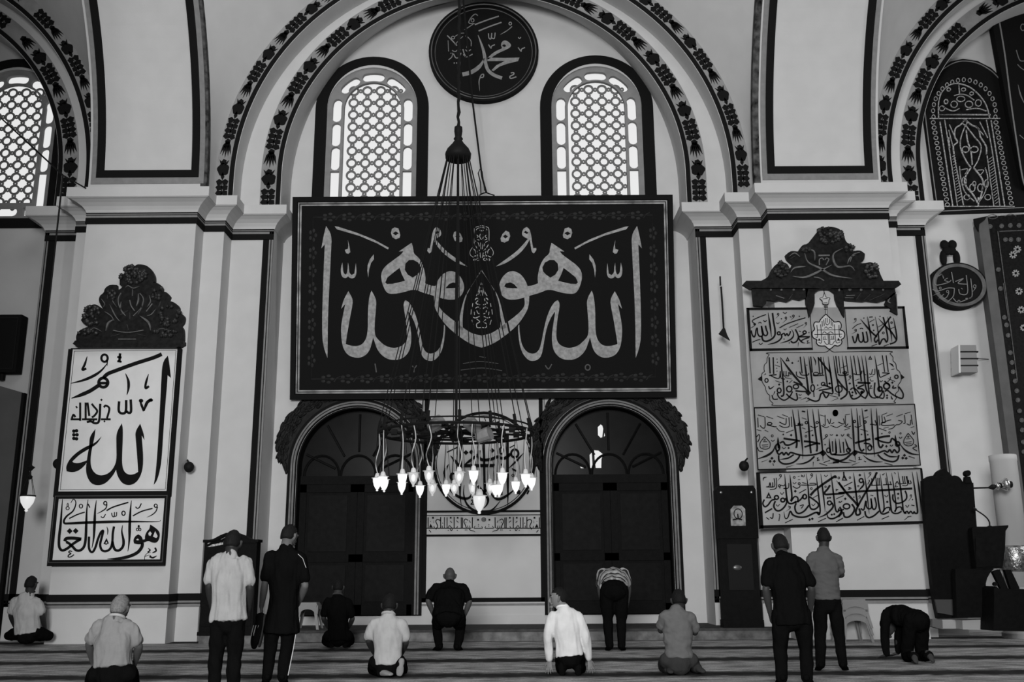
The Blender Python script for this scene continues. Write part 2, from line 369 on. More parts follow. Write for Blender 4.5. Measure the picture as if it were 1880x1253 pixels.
ROUND = """
S 30e 395,360 392,700 385,1000 402,1138|S 26 645,430 650,700 655,990|S 30e 905,340 905,700 910,1000 906,1145|S 30 795,205 820,300 845,480|S 30 645,208 600,290|S 26 703,212 712,265|S 8 645,145 668,200|S 8 730,180 740,205 760,182
R 985,555,40,44,24|S 22be 1078,553 1000,640 918,718|S 32 595,520 590,590 630,625 720,620 800,590 830,605 880,605 940,560|R 838,525,22,34,18|D 450,545,28 510,540,28 738,522,27|S 28e 580,570 500,630 428,682
P 430,672 775,670 755,705 425,708|S 12 232,546 358,487|S 10 928,492 982,464|S 30b 280,578 340,650 402,722|S 28be 262,672 215,760 228,838|R 320,810,38,40,26|S 26be 430,900 425,1000 460,1110 540,1180 640,1200 740,1170 826,1075
S 30be 228,878 280,960 370,1030 460,1050 510,1010 522,922|S 28be 715,915 730,1000 790,1055 860,1040 960,970 1004,915|S 20 838,915 842,1010|S 30e 580,910 640,980 690,1050 682,1110 645,1155|S 26e 718,908 650,980 606,1034
S 14 520,1035 672,1030|S 10 532,1068 510,1066 525,1090 503,1112 538,1110|Q 225,985,22 1025,980,22|P 950,712 1000,735 1012,762 962,740|R 965,795,12,13,8|Q 845,678,12|S 12 330,900 338,925|S 18 1140,960 1120,1000
"""
RASUL = """
S 18 472,203 330,255 186,330 232,392|B 236,405,28,24|S 11e 250,420 190,465 136,492|S 34be 515,160 545,350 570,520 586,675|S 32 608,170 630,350 660,520 655,640 580,722 480,762 410,740 384,655
S 28 460,435 480,520 505,590 480,640 430,630 405,560 375,440|S 26 375,440 390,560 400,640 340,658 300,600 290,490 265,520 250,620 225,672 185,630 163,535|S 16 315,382 345,362 376,385|S 16 418,322 450,352 487,322
S 15 188,782 270,745 352,722|S 15 328,798 360,830 402,798|R 740,595,30,32,24|S 28e 790,620 800,680 740,750 640,800 505,828|S 28be 1005,510 1050,600 1030,680 940,750 765,803|S 24 790,630 850,595 875,645 910,600 935,645 970,600 985,550
S 28 1085,510 1130,600 1150,680 1110,765 1040,792 990,758|R 1280,575,34,30,24|S 24 1300,600 1220,640 1160,668|S 28 1160,670 1270,668 1390,668|S 22 1370,685 1260,720 1200,762|S 26e 1150,690 1190,750 1240,790 1298,802
S 20 755,482 900,402 1090,332 1296,270|S 11 955,473 1145,393|S 11 1108,482 1255,413|R 1308,385,17,18,13 725,195,17,18,14 888,272,17,18,14 1045,232,19,20,14|S 10e 1325,408 1255,484|S 12e 742,215 675,284|S 12e 905,298 820,382|S 12e 1062,252 985,324
S 14 828,150 868,182 908,154|D 205,240,15 795,290,17 1170,240,17 850,715,15 960,795,15 1370,580,13|S 12 845,500 870,525 900,495|S 12 690,370 720,395 752,368|S 12 975,240 1000,265|S 12 1165,545 1200,560|S 12e 1150,785 1142,880|S 12 1365,748 1330,755 1352,780 1328,805 1392,792
"""
ILAHA = """
S 24b 895,592 1000,720 1080,810 1165,885|S 24be 1008,550 1035,700 1060,850 1076,975|S 22b 1138,552 1170,720 1190,850 1200,990 1215,1000 1250,930 1290,920 1322,970 1342,900 1310,720 1268,560|S 22b 1192,582 1290,690 1400,800 1484,930
S 22be 1343,552 1370,720 1400,850 1412,965|S 22b 1435,568 1465,720 1490,900 1460,970 1376,1002|S 22 1392,552 1290,690 1180,830 1125,920 1148,975 1178,930|S 20 990,795 1010,900 1010,960 960,968 945,900 930,805|S 20 930,805 940,920 910,972 870,940 852,835 820,960 790,972 763,872
S 11 1078,1036 1168,1003|S 11 1278,1036 1358,1008|R 810,592,14,15,10 815,772,14,14,10 1270,820,15,17,10 1405,650,13,15,10|S 9e 828,618 772,662|S 11 905,663 830,690 763,748|S 9e 832,790 750,838|S 9 1040,642 1122,598|S 9 1188,722 1262,678|S 9 1388,752 1452,723
S 12 885,750 910,742 938,752|S 14 1040,560 1095,556|D 1100,690,18 1112,778,14 950,575,12 1215,548,12
"""
FINIAL_OUT = "335,512 350,532 440,618 470,640 540,632 575,672 575,730 560,768 610,790 635,842 620,900 575,930 590,962 570,1010 520,1035 470,1025 430,1060 385,1086 350,1068 310,1035 270,1035 205,1025 170,980 175,930 125,905 100,860 105,800 140,760 125,690 150,640 215,640 235,602 300,532"
FINIAL_IN = """
S 9 262,625 272,715|S 9 290,600 300,700|S 9 318,575 325,665 350,690|S 9 345,570 352,650|S 9 385,590 388,650 350,690|S 9 412,612 415,700|S 9 436,640 440,715|S 9 190,772 555,766|S 9 138,846 592,840|S 10 178,690 190,880 160,885|S 10 240,680 256,968 205,972
S 10 465,680 492,964 562,966|S 10 540,690 552,880 585,880|P 215,905 195,945 240,945|P 530,900 510,945 560,945|S 10 360,830 372,1000|S 10 385,830 392,990|S 9 296,955 335,1005 380,1000 430,1008 468,952|S 9 270,830 300,800 350,830 400,800 450,830|S 8 280,930 345,925|S 8 400,925 468,922|S 8 285,880 290,925|S 8 310,870 315,925|S 8 420,870 425,922|S 8 450,865 455,920|S 9 300,745 330,720 360,745 400,725 430,745
"""
CART_OUT_L = "S 13 1575,25 1500,75 1300,85 320,92 310,130 270,200 260,290 210,350 205,450 215,480 160,530 160,640 165,700 230,810 240,870 280,950 320,985 325,1080 390,1150 400,1195 900,1187 1720,1172|P 70,640 110,610 160,570 165,690 110,670"
CART_OUT_R = "S 13 40,25 120,75 300,72 1280,60 1300,110 1360,180 1365,260 1420,320 1440,430 1500,490 1530,580 1530,680 1470,780 1480,880 1420,950 1430,1040 1385,1110 1390,1150 900,1158 -10,1172|P 1605,603 1570,575 1530,540 1540,650 1575,630"
CART_L = """
S 24 310,185 330,525|S 24 395,185 405,535|S 30b 550,180 575,450 605,700 615,960 555,1000|S 38b 550,190 700,400 850,590 1005,765|S 22 960,175 1000,525|S 34b 1035,170 1080,500 1120,800 1130,905|S 30b 1138,170 1180,480 1212,735|S 20 1180,172 1215,505|S 22be 1230,170 1280,270 1280,355
S 20 1335,178 1370,535|S 20 1390,178 1430,525|S 26b 1440,172 1490,520 1530,800|S 30 1340,200 1480,380 1605,525|S 28b 1545,170 1590,480 1630,800 1640,940 1560,935 1420,900|R 520,880,40,50,24|S 24 480,930 500,1000 560,1060 640,1082 740,1010 800,900|R 730,850,55,60,26
S 26 670,950 740,1020 860,1082 902,1050 880,930|R 870,800,55,45,24|S 28 820,700 960,760 1060,830 1080,900 860,890|D 1130,930,62|S 18e 1095,1028 965,1082|S 28 1110,1040 1250,1102 1350,1082 1390,960 1440,940 1500,1032 1562,955|R 1220,830,38,70,24|S 18 1240,880 1250,1015
S 26 1350,880 1500,855 1605,832 1520,790 1440,760|R 1440,745,38,34,20|S 22 310,565 465,548|S 18 330,560 430,612 520,622 545,475|S 16 545,480 560,622 642,642|S 16 620,475 620,570 660,572 665,475|S 16 665,570 720,572 720,500 772,552|S 18 880,485 890,570 960,610 1055,628
S 18 950,485 980,550 1060,562 1130,552 1136,515|R 1290,530,55,28,18 1400,540,25,22,14|S 18 1240,540 1250,572 1400,565 1465,560|D 520,755,26 795,305,24 475,225,13 485,290,13 470,415,13 475,475,13 920,265,14 1100,350,14 1325,770,18 1570,735,24 690,690,20|P 695,172 655,268 738,268;695,215 680,250 712,250
S 10 440,675 572,722|S 9 430,345 535,382|S 22e 300,790 330,845 420,785|R 255,670,34,40,20|S 22 370,975 400,1060 490,1062|S 20e 430,900 400,980|S 10 800,660 730,725|S 10 1300,860 1410,808|S 11 1080,1115 1170,1075|S 12 930,960 960,985 985,960|S 12 925,1035 985,1035|S 10 640,610 780,640|S 20e 240,530 200,560
"""
CART_R = """
S 26b 10,170 40,450 80,700 100,905|S 28b 118,155 160,480 220,800 236,1005|S 20 165,158 210,525|S 16 225,162 265,525|S 30b 300,150 340,450 380,700 405,880 380,980 262,1065|S 18 375,158 425,525|S 28b 470,150 510,450 545,800 600,962|S 18 540,152 600,545|S 28b 620,150 660,350 702,690|S 28b 705,150 750,450 790,800 830,950 780,1052
S 28b 785,148 820,450 850,800 870,960 930,1032|S 28b 980,148 1020,400 1060,700 1080,905|S 18 1140,145 1190,495|S 18 1220,145 1265,495|S 30 200,650 300,780 402,885|R 230,850,70,70,22|S 28 440,890 500,1040 580,1052 680,990 722,895 680,930|S 24 470,870 520,830 600,870 700,990 775,1042
S 36 622,715 892,725|S 28 760,760 620,830 720,850 760,900 690,952|S 26 985,715 970,900 990,980 1050,1032 1120,960 1150,880|S 22 930,1032 1000,1036 1052,1000|R 1090,850,42,46,30 1230,790,62,62,30|S 28 1185,685 1300,780|S 22 1150,880 1180,960 1160,1042 1080,1032|S 26 1190,900 1250,880 1350,960 1480,1030 1560,1042 1577,960 1540,880 1480,800
D 1240,985,25 1240,1036,25 515,920,25 510,985,25 460,735,25 40,735,24 1350,715,26 600,780,20|S 20 1140,510 1295,522|S 18 1280,525 1180,570 1090,597 1060,445|S 14 870,530 910,542 935,435|S 14 935,540 980,542 985,425|S 18 540,530 600,547 690,542 712,465|S 14 740,465 760,540 802,552|S 22 210,540 260,562 400,557 432,538|R 355,510,40,22,20
R 465,590,17,18,13|S 13e 482,618 405,684|S 10 568,672 662,638|P 885,150 845,235 930,235;885,190 868,218 905,218|S 26be 1285,305 1350,350 1375,395|S 14 1330,442 1392,430|R 1435,595,36,36,22|S 26 1375,778 1360,830 1432,822|S 22b 1325,990 1340,1050 1362,1058|S 13 1248,702 1300,650 1310,595|S 10 1258,630 1405,692
S 10 40,985 210,1022|S 12e 215,1045 60,1108|S 10 1035,360 1150,312|S 10 275,410 390,362|S 12 880,790 915,780 895,815 880,840 935,830|S 10 860,610 950,575|S 12 890,640 900,680 955,680|S 12e 140,945 215,960|S 12 1085,670 1110,700 1150,670
"""
VERSE_L = """
S 30b 722,115 770,450 800,700 790,800|S 28be 820,115 860,450 900,800 906,995|S 28b 985,112 1010,400 1030,700 1050,895|S 28b 1078,108 1120,450 1160,760 1150,862|S 30be 1178,108 1215,450 1250,780 1266,1028|S 30 565,630 700,650 855,676|S 26 800,680 680,742 600,742 560,690 500,712|S 30 925,680 1030,690 1215,726
S 26 1150,720 1040,750 935,782|S 34b 465,610 470,700 480,805|R 460,790,34,60,28|S 34be 412,755 380,850 280,930 102,995|S 26 440,850 480,912 540,880 570,922 610,880 650,922 690,880 800,910 920,932 1080,922 1200,890 1262,850|S 24e 745,918 640,980 492,1002|S 26 478,930 490,1030 580,1082 720,1062 820,990 852,925
S 26e 1112,948 1020,1030 900,1077 782,1082|D 1265,890,62|S 30b 1310,900 1400,980 1550,1022|S 18b 1345,1072 1545,1058|S 26b 1375,630 1390,850 1420,912 1490,902|S 26b 1485,630 1500,885|S 18 1430,680 1440,865|R 1360,840,32,40,20 320,370,40,22,15 970,350,22,22,16 1160,350,20,20,15 890,390,16,16,12 840,380,20,18,14
S 14 110,262 116,435|S 14 235,252 236,430 190,442 150,400|S 14 270,390 400,422 440,420|S 14 490,400 560,432 620,432 660,420 672,380|S 14 490,340 600,382 612,268|S 14 660,255 670,380|S 14 700,245 712,425|S 11 440,440 500,500 582,512|S 16 780,400 830,400 842,340|S 12 1040,410 1110,442 1172,410|S 12 1235,400 1310,437 1367,420
S 12 1300,215 1302,392 1268,380|S 12 1340,285 1380,372 1402,280|S 12 1410,370 1460,350|S 10 110,215 225,247|S 10 260,240 382,282|S 10 450,235 582,282|S 10 540,208 642,247|S 11 608,532 742,480|S 11 948,527 1082,485|S 9 90,475 172,495|S 9 230,480 295,515|S 9 890,265 970,292|S 9 890,440 955,465|S 9 1210,215 1290,238|S 10 1395,398 1500,436 1545,420
S 12 230,600 290,660 330,720 312,800 235,820 160,795 148,720 185,655 230,600|S 10 200,690 272,688|S 10 180,750 292,742|S 10 190,782 292,776|R 230,658,13,12,8 365,585,17,19,11 962,590,16,18,11|D 360,982,28 328,1035,28 402,1035,28 655,800,22 560,560,18 700,572,24 1080,575,20 1300,740,16|S 10 345,658 375,682 407,655|S 10 540,780 570,815 605,785
S 11e 178,1048 292,1003|S 12e 612,1142 762,1098|S 11 1198,1070 1338,1112|S 11 1275,1058 1388,1018|S 12 1185,972 1160,980 1178,1000 1160,1022 1207,1010|S 12e 1092,1045 1090,1135|S 20 890,148 948,158|S 14 85,605 130,562 142,620 108,695|S 13 105,788 130,850 202,862|S 12 1270,650 1330,600|R 1325,580,18,18,12|S 10 375,1070 390,1115|S 10 1385,560 1415,575 1440,558
B 1480,180,48,60
"""
VERSE_R = """
S 30be 318,95 350,450 370,820 396,1018|S 26b 413,95 440,450 455,750 500,852 545,820|S 28be 508,95 545,400 575,700 582,935|S 26be 668,95 690,450 715,780 736,962|S 28b 763,95 785,450 800,720 840,792 885,738|S 32 1005,588 870,602 735,640|S 26 760,640 870,690 1000,702 1040,630 1115,692|S 32 655,638 540,670 385,712|S 22 540,715 640,730 692,790
R 645,800,34,40,20|S 34b 1098,568 1110,700 1152,765|R 1140,730,34,40,28|S 30be 1180,725 1260,830 1380,900 1528,922|S 26 380,850 480,882 620,902 780,890 900,850 960,872 1000,830 1040,882 1080,830 1130,882 1168,840 1160,780|S 24e 895,888 1000,950 1155,952|S 26 785,915 880,1000 1040,1042 1130,1010 1162,925
S 26be 525,925 620,1000 740,1042 875,1046|D 375,890,58|S 30 322,898 200,1000 -5,1062|S 18e -5,1008 150,1050 325,1060|S 26b 38,640 50,880 20,922|S 26b 105,635 130,885|S 24b 208,630 250,760 292,855|S 18 175,690 190,885|R 270,840,34,36,20 375,330,20,22,14 560,340,22,22,16|S 24 -5,912 150,925 292,890
S 14 180,278 190,372 88,342|S 12 215,225 220,402 262,370|S 12 190,410 250,432 312,410|S 12 380,420 440,432 502,400|S 10 470,225 476,395|S 14 650,380 700,382 762,390 740,308|S 10 810,225 820,402|S 12 860,225 872,352|S 12 900,245 922,342 850,352|S 14 1022,300 950,320 848,372 900,402 1082,390|S 12 1150,310 1222,330 1170,382 1110,392 1050,450 978,467
S 12 1260,215 1272,352 1240,362|S 12 1300,370 1360,392 1372,300|S 12 1380,210 1402,384|S 10 858,217 952,178|S 10 938,237 1052,195|S 10 1118,242 1232,200|S 10 1268,192 1368,163|S 11 808,450 942,496|S 10 478,465 612,507|S 10 198,482 292,450|S 10 210,212 292,200|S 9 1370,440 1430,420|S 9 890,450 980,428|S 9 540,275 620,245|S 10 -5,412 60,436 160,388
S 12 1325,540 1385,610 1422,670 1402,742 1325,762 1258,732 1248,670 1280,605 1325,540|S 10 1290,640 1365,635|S 10 1265,700 1385,690|S 10 1290,728 1385,724|R 1328,600,13,14,9 995,525,13,15,9 1190,540,13,13,9|D 1260,930,28 1230,977,28 1290,982,28 940,770,24 65,575,22 610,565,16 500,560,16 860,545,14|S 11 278,1010 397,1047|S 12e 328,1107 468,1050|S 11 908,1065 1048,1102|S 11 1335,945 1442,982
S 13 1388,500 1420,560 1442,518|S 14 1440,738 1475,770 1408,802 1482,852|R 262,570,18,17,12|S 10 270,590 332,642|S 11 138,560 162,592 192,552|S 26 553,142 605,130|S 11 1165,605 1190,630 1220,602|S 11 1005,745 1030,770 1058,742|S 12 475,962 450,968 470,990 450,1008 505,998|S 12 545,1030 580,1048|B 38,180,50,60
"""
SULTAN_L = """
S 28b 582,165 600,400 620,600 650,712 720,732 805,690|S 28b 683,175 705,420 720,600 698,685|S 24 705,695 770,600 832,620 825,692 740,722|R 965,600,36,42,26|S 26 830,702 900,640 942,575|S 28b 998,155 1030,420 1050,700 1080,822 1150,842 1222,792 1222,730 1130,650 1055,600|S 38 1075,575 1160,480 1300,372 1480,250 1550,208 1560,245
S 26b 1188,158 1210,400 1240,640 1262,860 1240,945 1195,895|S 26be 1273,158 1310,450 1345,750 1357,895|S 26b 1468,145 1500,400 1530,650 1560,852 1600,892 1624,825|R 425,615,38,36,26|S 26 400,652 330,672 260,762 200,792 163,730 192,655|R 545,665,38,36,26|S 28 600,620 622,700 580,792 500,862 420,862 373,780 402,685
P 275,512 222,628 332,632;275,570 252,612 300,612|S 28 1045,765 960,872 860,922 800,890 778,800 802,725|S 14 875,772 942,758 900,825|S 30b 568,880 590,1010 640,1002 690,880 740,950 860,992 1000,982 1180,902 1255,925|R 1440,720,38,38,24|S 30e 1490,715 1510,790 1450,872 1350,952 1222,1003|S 28b 1388,875 1410,992 1500,1022 1620,962 1673,865
S 32 1452,378 1400,460 1348,520 1370,557 1500,550 1728,535|S 36b 1575,292 1728,475|S 20be 242,225 180,240 172,295|S 16 228,412 280,402 300,330 320,412 350,402 350,325|S 15 378,248 385,402 240,412|S 15 420,238 420,430 298,462|R 480,390,20,20,13 860,350,20,20,13|S 15 490,442 500,380 560,392 582,368|S 15 660,338 650,432 558,442
S 15 1058,345 1162,345 1162,375 898,377|S 13 918,328 1005,352|S 15 882,378 860,422 800,437 738,398|S 11 740,328 770,352 802,323|R 500,190,17,18,12 1100,180,17,20,13 765,230,17,20,11 1095,445,15,19,11 1365,410,15,17,10 1620,240,17,20,11|S 13e 522,208 445,294|S 11e 1122,198 1045,288|D 785,495,29 1410,625,21 1452,620,21 1060,1040,27 1112,1025,27 1485,945,22 1532,935,22
S 14 858,532 992,458|S 12 1568,642 1712,578|S 11 1128,622 1212,573|S 24 203,908 342,828|S 13 588,1102 738,1033|S 13 1222,1082 1372,1013|S 13 1568,1082 1692,1018|S 18 300,998 350,1012 362,915|S 13 228,998 285,1040|S 13 470,938 490,955 470,1065|R 680,800,15,15,11|S 11e 692,820 605,884|S 11 498,518 530,557 567,513|S 11 418,748 450,782 487,743
S 11 1343,183 1370,217 1407,183|S 11 1098,738 1130,772 1167,733|S 10 905,178 905,215 930,190 932,218 960,212 960,176|S 9 835,212 870,205|S 9 835,272 880,268|S 12 1560,490 1590,470 1560,455 1610,465|S 12 1615,695 1640,715 1680,685|S 12 650,775 680,790
"""
SULTAN_R = """
S 28b 283,138 310,350 340,600 366,775|S 24be 488,130 520,350 550,620 587,930|S 28b 698,130 730,400 760,700 800,892 860,932 965,890|S 22b 793,155 830,450 870,800 838,905|S 26b 908,128 960,450 1000,800 1030,902 1120,922 1205,880|S 22b 1013,138 1060,450 1100,800 1068,885|S 26b 1138,118 1180,400 1220,700 1240,872 1295,925
S 28b 1408,118 1450,400 1490,700 1512,880 1490,922 1435,900|S 26be 1493,118 1540,450 1570,700 1586,932|S 36 -5,325 150,530 300,690 372,785|S 32 735,130 640,310 520,510 400,720 328,880 350,952 412,920 390,825|S 36 -5,532 350,502 800,477 1410,443|R 430,290,36,38,24|S 28e 470,300 472,380 372,488|S 22 848,892 900,820 972,810 975,872
S 22 1078,892 1120,810 1192,800 1214,862|S 24 1250,922 1310,880 1340,922 1380,880 1420,922 1452,878|S 26 1040,555 1040,650 1100,722 1200,712 1290,650 1302,570 1272,485|S 24 690,612 720,750 700,832 650,822 618,632|S 24 618,632 630,800 570,832 530,780 520,680 480,852 425,825|S 28 775,875 680,962 580,1002 520,962 503,875|R 150,785,62,48,26
S 30 250,742 302,830 260,932 180,992 110,982 88,895|S 22 -5,872 100,842|S 28 18,795 62,900 -5,985|S 13 555,365 590,300 575,278|S 15 620,382 802,377|S 13 630,245 640,375|S 13 745,238 755,375|S 13 775,238 785,375|S 15 850,372 1022,366|S 13 905,238 915,362|S 13 985,305 1000,362|S 15 1088,362 1120,308 1152,362|S 13 1100,370 1088,412 1134,402
S 15 1180,352 1295,347|S 15 1220,205 1240,347|S 15 1255,205 1275,347|S 15 1290,205 1320,372 1218,387|S 13 1310,208 1326,347|S 15 1340,278 1345,347 1388,342 1370,288|S 22 95,120 100,205|P 98,160 60,292 168,292;98,235 85,270 130,272|R 215,235,15,19,10 600,150,17,19,11 1140,630,13,17,10 1385,575,14,15,10 400,595,14,16,10 375,395,14,16,9|D 405,185,27 125,640,27 930,700,25 1140,545,25 290,610,16 1415,655,14
S 13e 617,172 548,254|S 14 98,402 262,318|S 13 235,430 188,420 205,440 185,462 242,442|S 10e 1402,598 1335,685|S 11 878,568 910,602 947,568|S 11 1283,763 1315,802 1348,758|S 12 608,568 662,582|S 14 1393,760 1452,772|S 13 353,1052 488,978|S 13 823,1032 963,973|S 11 -5,1052 82,1008|S 13 1318,985 1392,975|S 9 1258,1047 1332,988|S 10e 422,618 355,654
S 10 1065,130 1090,165|S 11 835,165 850,185 875,150|S 9 10,690 40,705 65,680
"""
OVALTXT = """
S 9 130,330 135,402 240,382 272,360|S 8 160,325 190,310 205,345|S 9 275,288 292,385|S 8 240,342 212,360 252,376|S 9 308,372 380,345 332,387 412,396|S 9 405,315 416,472 352,482 338,440|S 9 445,345 456,502 398,522|R 480,415,11,14,8|S 8e 488,430 452,474|S 9 108,440 150,457 240,430 302,432|R 175,430,9,9,6 240,460,10,10,7 340,548,10,10,7
S 8e 172,468 108,498|S 8e 205,485 155,530|S 8e 252,470 230,512 178,532|S 9 240,552 290,502 300,435|S 9 290,520 338,556 452,510|S 7 360,430 372,440|S 7 180,305 200,320
"""
# ---------------------------------------------------------------- the setting
Y2, Y1, YB, YW = 17.68, 18.15, 18.66, 19.50          # pier face, first step, second step, niche wall
XC, XL, XR = -0.57, -13.65, 12.75                    # the three bay centres
A1 = (8.98, 5.40, 5.03)                              # outer wall arch: centre height, outer and inner radius
A2 = (9.28, 4.63, 4.20)                              # inner wall arch
PL = dict(f=(-8.27, -6.14), a=(-8.68, -5.73), b=(-9.55, -4.87))
PR = dict(f=(5.01, 7.34), a=(4.535, 7.68), b=(3.77, 8.47))
CT, CB, TB = 8.48, 8.06, 7.83                        # cornice top, cornice bottom, trim bottom

def carpet_material():
    m = bpy.data.materials.new('striped_carpet'); m.use_nodes = True; nt = m.node_tree; L = nt.links.new
    b = nt.nodes['Principled BSDF']; b.inputs['Roughness'].default_value = 0.95; b.inputs['Specular IOR Level'].default_value = 0.1
    tc = nt.nodes.new('ShaderNodeTexCoord'); sx = nt.nodes.new('ShaderNodeSeparateXYZ'); L(tc.outputs['Object'], sx.inputs[0])
    def math_(op, a, bb=None, c=None):
        n = nt.nodes.new('ShaderNodeMath'); n.operation = op
        for i, v in enumerate((a, bb, c)):
            if v is None: continue
            if isinstance(v, (int, float)): n.inputs[i].default_value = v
            else: L(v, n.inputs[i])
        return n.outputs[0]
    def noise_(scale, sxyz, detail=4):
        mp = nt.nodes.new('ShaderNodeMapping'); mp.inputs['Scale'].default_value = sxyz; L(tc.outputs['Object'], mp.inputs[0])
        n = nt.nodes.new('ShaderNodeTexNoise'); n.inputs['Scale'].default_value = scale; n.inputs['Detail'].default_value = detail
        L(mp.outputs[0], n.inputs['Vector']); return n.outputs[0]
    wob = noise_(1.0, (5, 5, 5), 5)
    y = math_('ADD', sx.outputs[1], math_('MULTIPLY', math_('SUBTRACT', wob, 0.5), 0.42))
    ph = math_('FRACT', math_('DIVIDE', math_('SUBTRACT', y, 16.02 - 0.97 - 19.4), 1.94))
    d = math_('ABSOLUTE', math_('SUBTRACT', ph, 0.5))            # 0 in the dark stripe, 0.5 half way to the next
    r = nt.nodes.new('ShaderNodeValToRGB'); e = r.color_ramp.elements
    e[0].position = 0.0; e[0].color = (0.016,) * 3 + (1,); e[1].position = 0.5; e[1].color = (0.25,) * 3 + (1,)
    for p, v in ((0.09, 0.026), (0.15, 0.15), (0.24, 0.31), (0.36, 0.27)):
        q = e.new(p); q.color = (v, v, v, 1)
    L(d, r.inputs[0])
    n1 = noise_(1.0, (2.6, 8, 1), 8); n2 = noise_(1.0, (40, 40, 1), 3)
    def span(v, a, b, lo, hi):
        m_ = nt.nodes.new('ShaderNodeMapRange'); L(v, m_.inputs[0])
        for q_, z_ in zip((1, 2, 3, 4), (a, b, lo, hi)): m_.inputs[q_].default_value = z_
        return m_.outputs[0]
    k = math_('MULTIPLY', span(n1, 0.33, 0.67, 0.45, 1.5), span(n2, 0.3, 0.7, 0.7, 1.3))
    mx = nt.nodes.new('ShaderNodeMixRGB'); mx.blend_type = 'MULTIPLY'; mx.inputs[0].default_value = 1.0
    L(r.outputs[0], mx.inputs[1]); L(k, mx.inputs[2]); L(mx.outputs[0], b.inputs['Base Color'])
    bn = nt.nodes.new('ShaderNodeBump'); bn.inputs['Strength'].default_value = 0.3; bn.inputs['Distance'].default_value = 0.01
    L(n2, bn.inputs['Height']); L(bn.outputs[0], b.inputs['Normal'])
    return m
struct('floor', MB().box(-17, 17, -6, 21, -0.2, 0), carpet_material())

# niche wall with its windows and doors
WIN = [(-3.06, 8.43, 11.19), (1.90, 8.43, 11.19), (-11.02, 8.43, 11.19)]
WHW = 1.0
DOOR = [(-3.17, 0.37, 3.30), (1.98, 0.37, 3.30)]
holes = [arched(c, WHW, z + 0.2, s, 24) for c, z, s in WIN] + [arched(c, 1.20, z, s, 28) for c, z, s in DOOR]
struct('wall_back', MB().prism([[(-17, 0), (17, 0), (17, 16), (-17, 16)]] + holes, YW, YW + 0.7), PLASTER)

# piers: one stepped block each, up to the cornice
def pier_path(p, e=0.0):
    (f0, f1), (a0, a1), (b0, b1) = p['f'], p['a'], p['b']
    return [(b0, YW), (b0, YB), (a0, YB), (a0, Y1), (f0, Y1), (f0, Y2), (f1, Y2), (f1, Y1), (a1, Y1), (a1, YB), (b1, YB), (b1, YW)]
def plan_block(path, z0, z1):
    mb = MB(); n = len(path)
    vs = [(x, y, z0) for x, y in path] + [(x, y, z1) for x, y in path]
    fs = [(i, (i + 1) % n, n + (i + 1) % n, n + i) for i in range(n)] + [tuple(reversed(range(n))), tuple(range(n, 2 * n))]
    return mb.add(vs, fs)
COVE = [(0.0, CB), (0.02, CB), (0.04, CB + 0.05), (0.085, CB + 0.11), (0.16, CB + 0.165), (0.245, CB + 0.205), (0.29, CB + 0.215),
        (0.29, CB + 0.225), (0.31, CB + 0.225), (0.31, CT), (0.0, CT)]
n_trim = 0
def trim(mb, m):
    global n_trim; n_trim += 1
    return struct('trim_%d' % n_trim, mb, m)
for side, p in (('left', PL), ('right', PR)):
    path = pier_path(p)
    struct('pier_' + side, plan_block(path, 0, CT - 0.02), PLASTER)
    struct('cornice_' + side, MB().sweep(path, COVE), PLASTER)
    band = lambda z0, z1, d: [(-0.01, z0), (d, z0), (d, z1), (-0.01, z1)]
    dark, grey = MB(), MB()
    inner = path[1:-1]
    dark.sweep(inner, band(TB, TB + 0.125, 0.025)); grey.sweep(inner, band(TB + 0.125, CB, 0.016))
    dark.sweep(inner, band(TB + 0.172, TB + 0.187, 0.022)); dark.sweep(inner, band(CB - 0.02, CB, 0.026))
    dark.sweep(inner, band(0.72, 0.845, 0.025)); grey.sweep(inner, band(0.61, 0.72, 0.016)); dark.sweep(inner, band(0.665, 0.682, 0.022))
    for x, s in ((p['b'][0], 1), (p['b'][1], -1)):
        xs = lambda u, v: (min(x + s * u, x + s * v), max(x + s * u, x + s * v))
        dark.box(*xs(0.085, 0.205), YB - 0.025, YB + 0.01, 0.72, TB + 0.01)
        grey.box(*xs(0.0, 0.085), YB - 0.016, YB + 0.01, 0.61, CB - 0.05)
        dark.box(*xs(0.035, 0.052), YB - 0.022, YB + 0.01, 0.665, CB - 0.05)
    trim(grey, GREYLINE); trim(dark, BLACK)

for side, x in (('left', -7.2), ('right', 6.15)):           # hall piers added out of view; the left one shades the left bay
    struct('pier_unseen_' + side, MB().box(x - 1.05, x + 1.05, 3.4, 5.6, 0, 15), PLASTER)
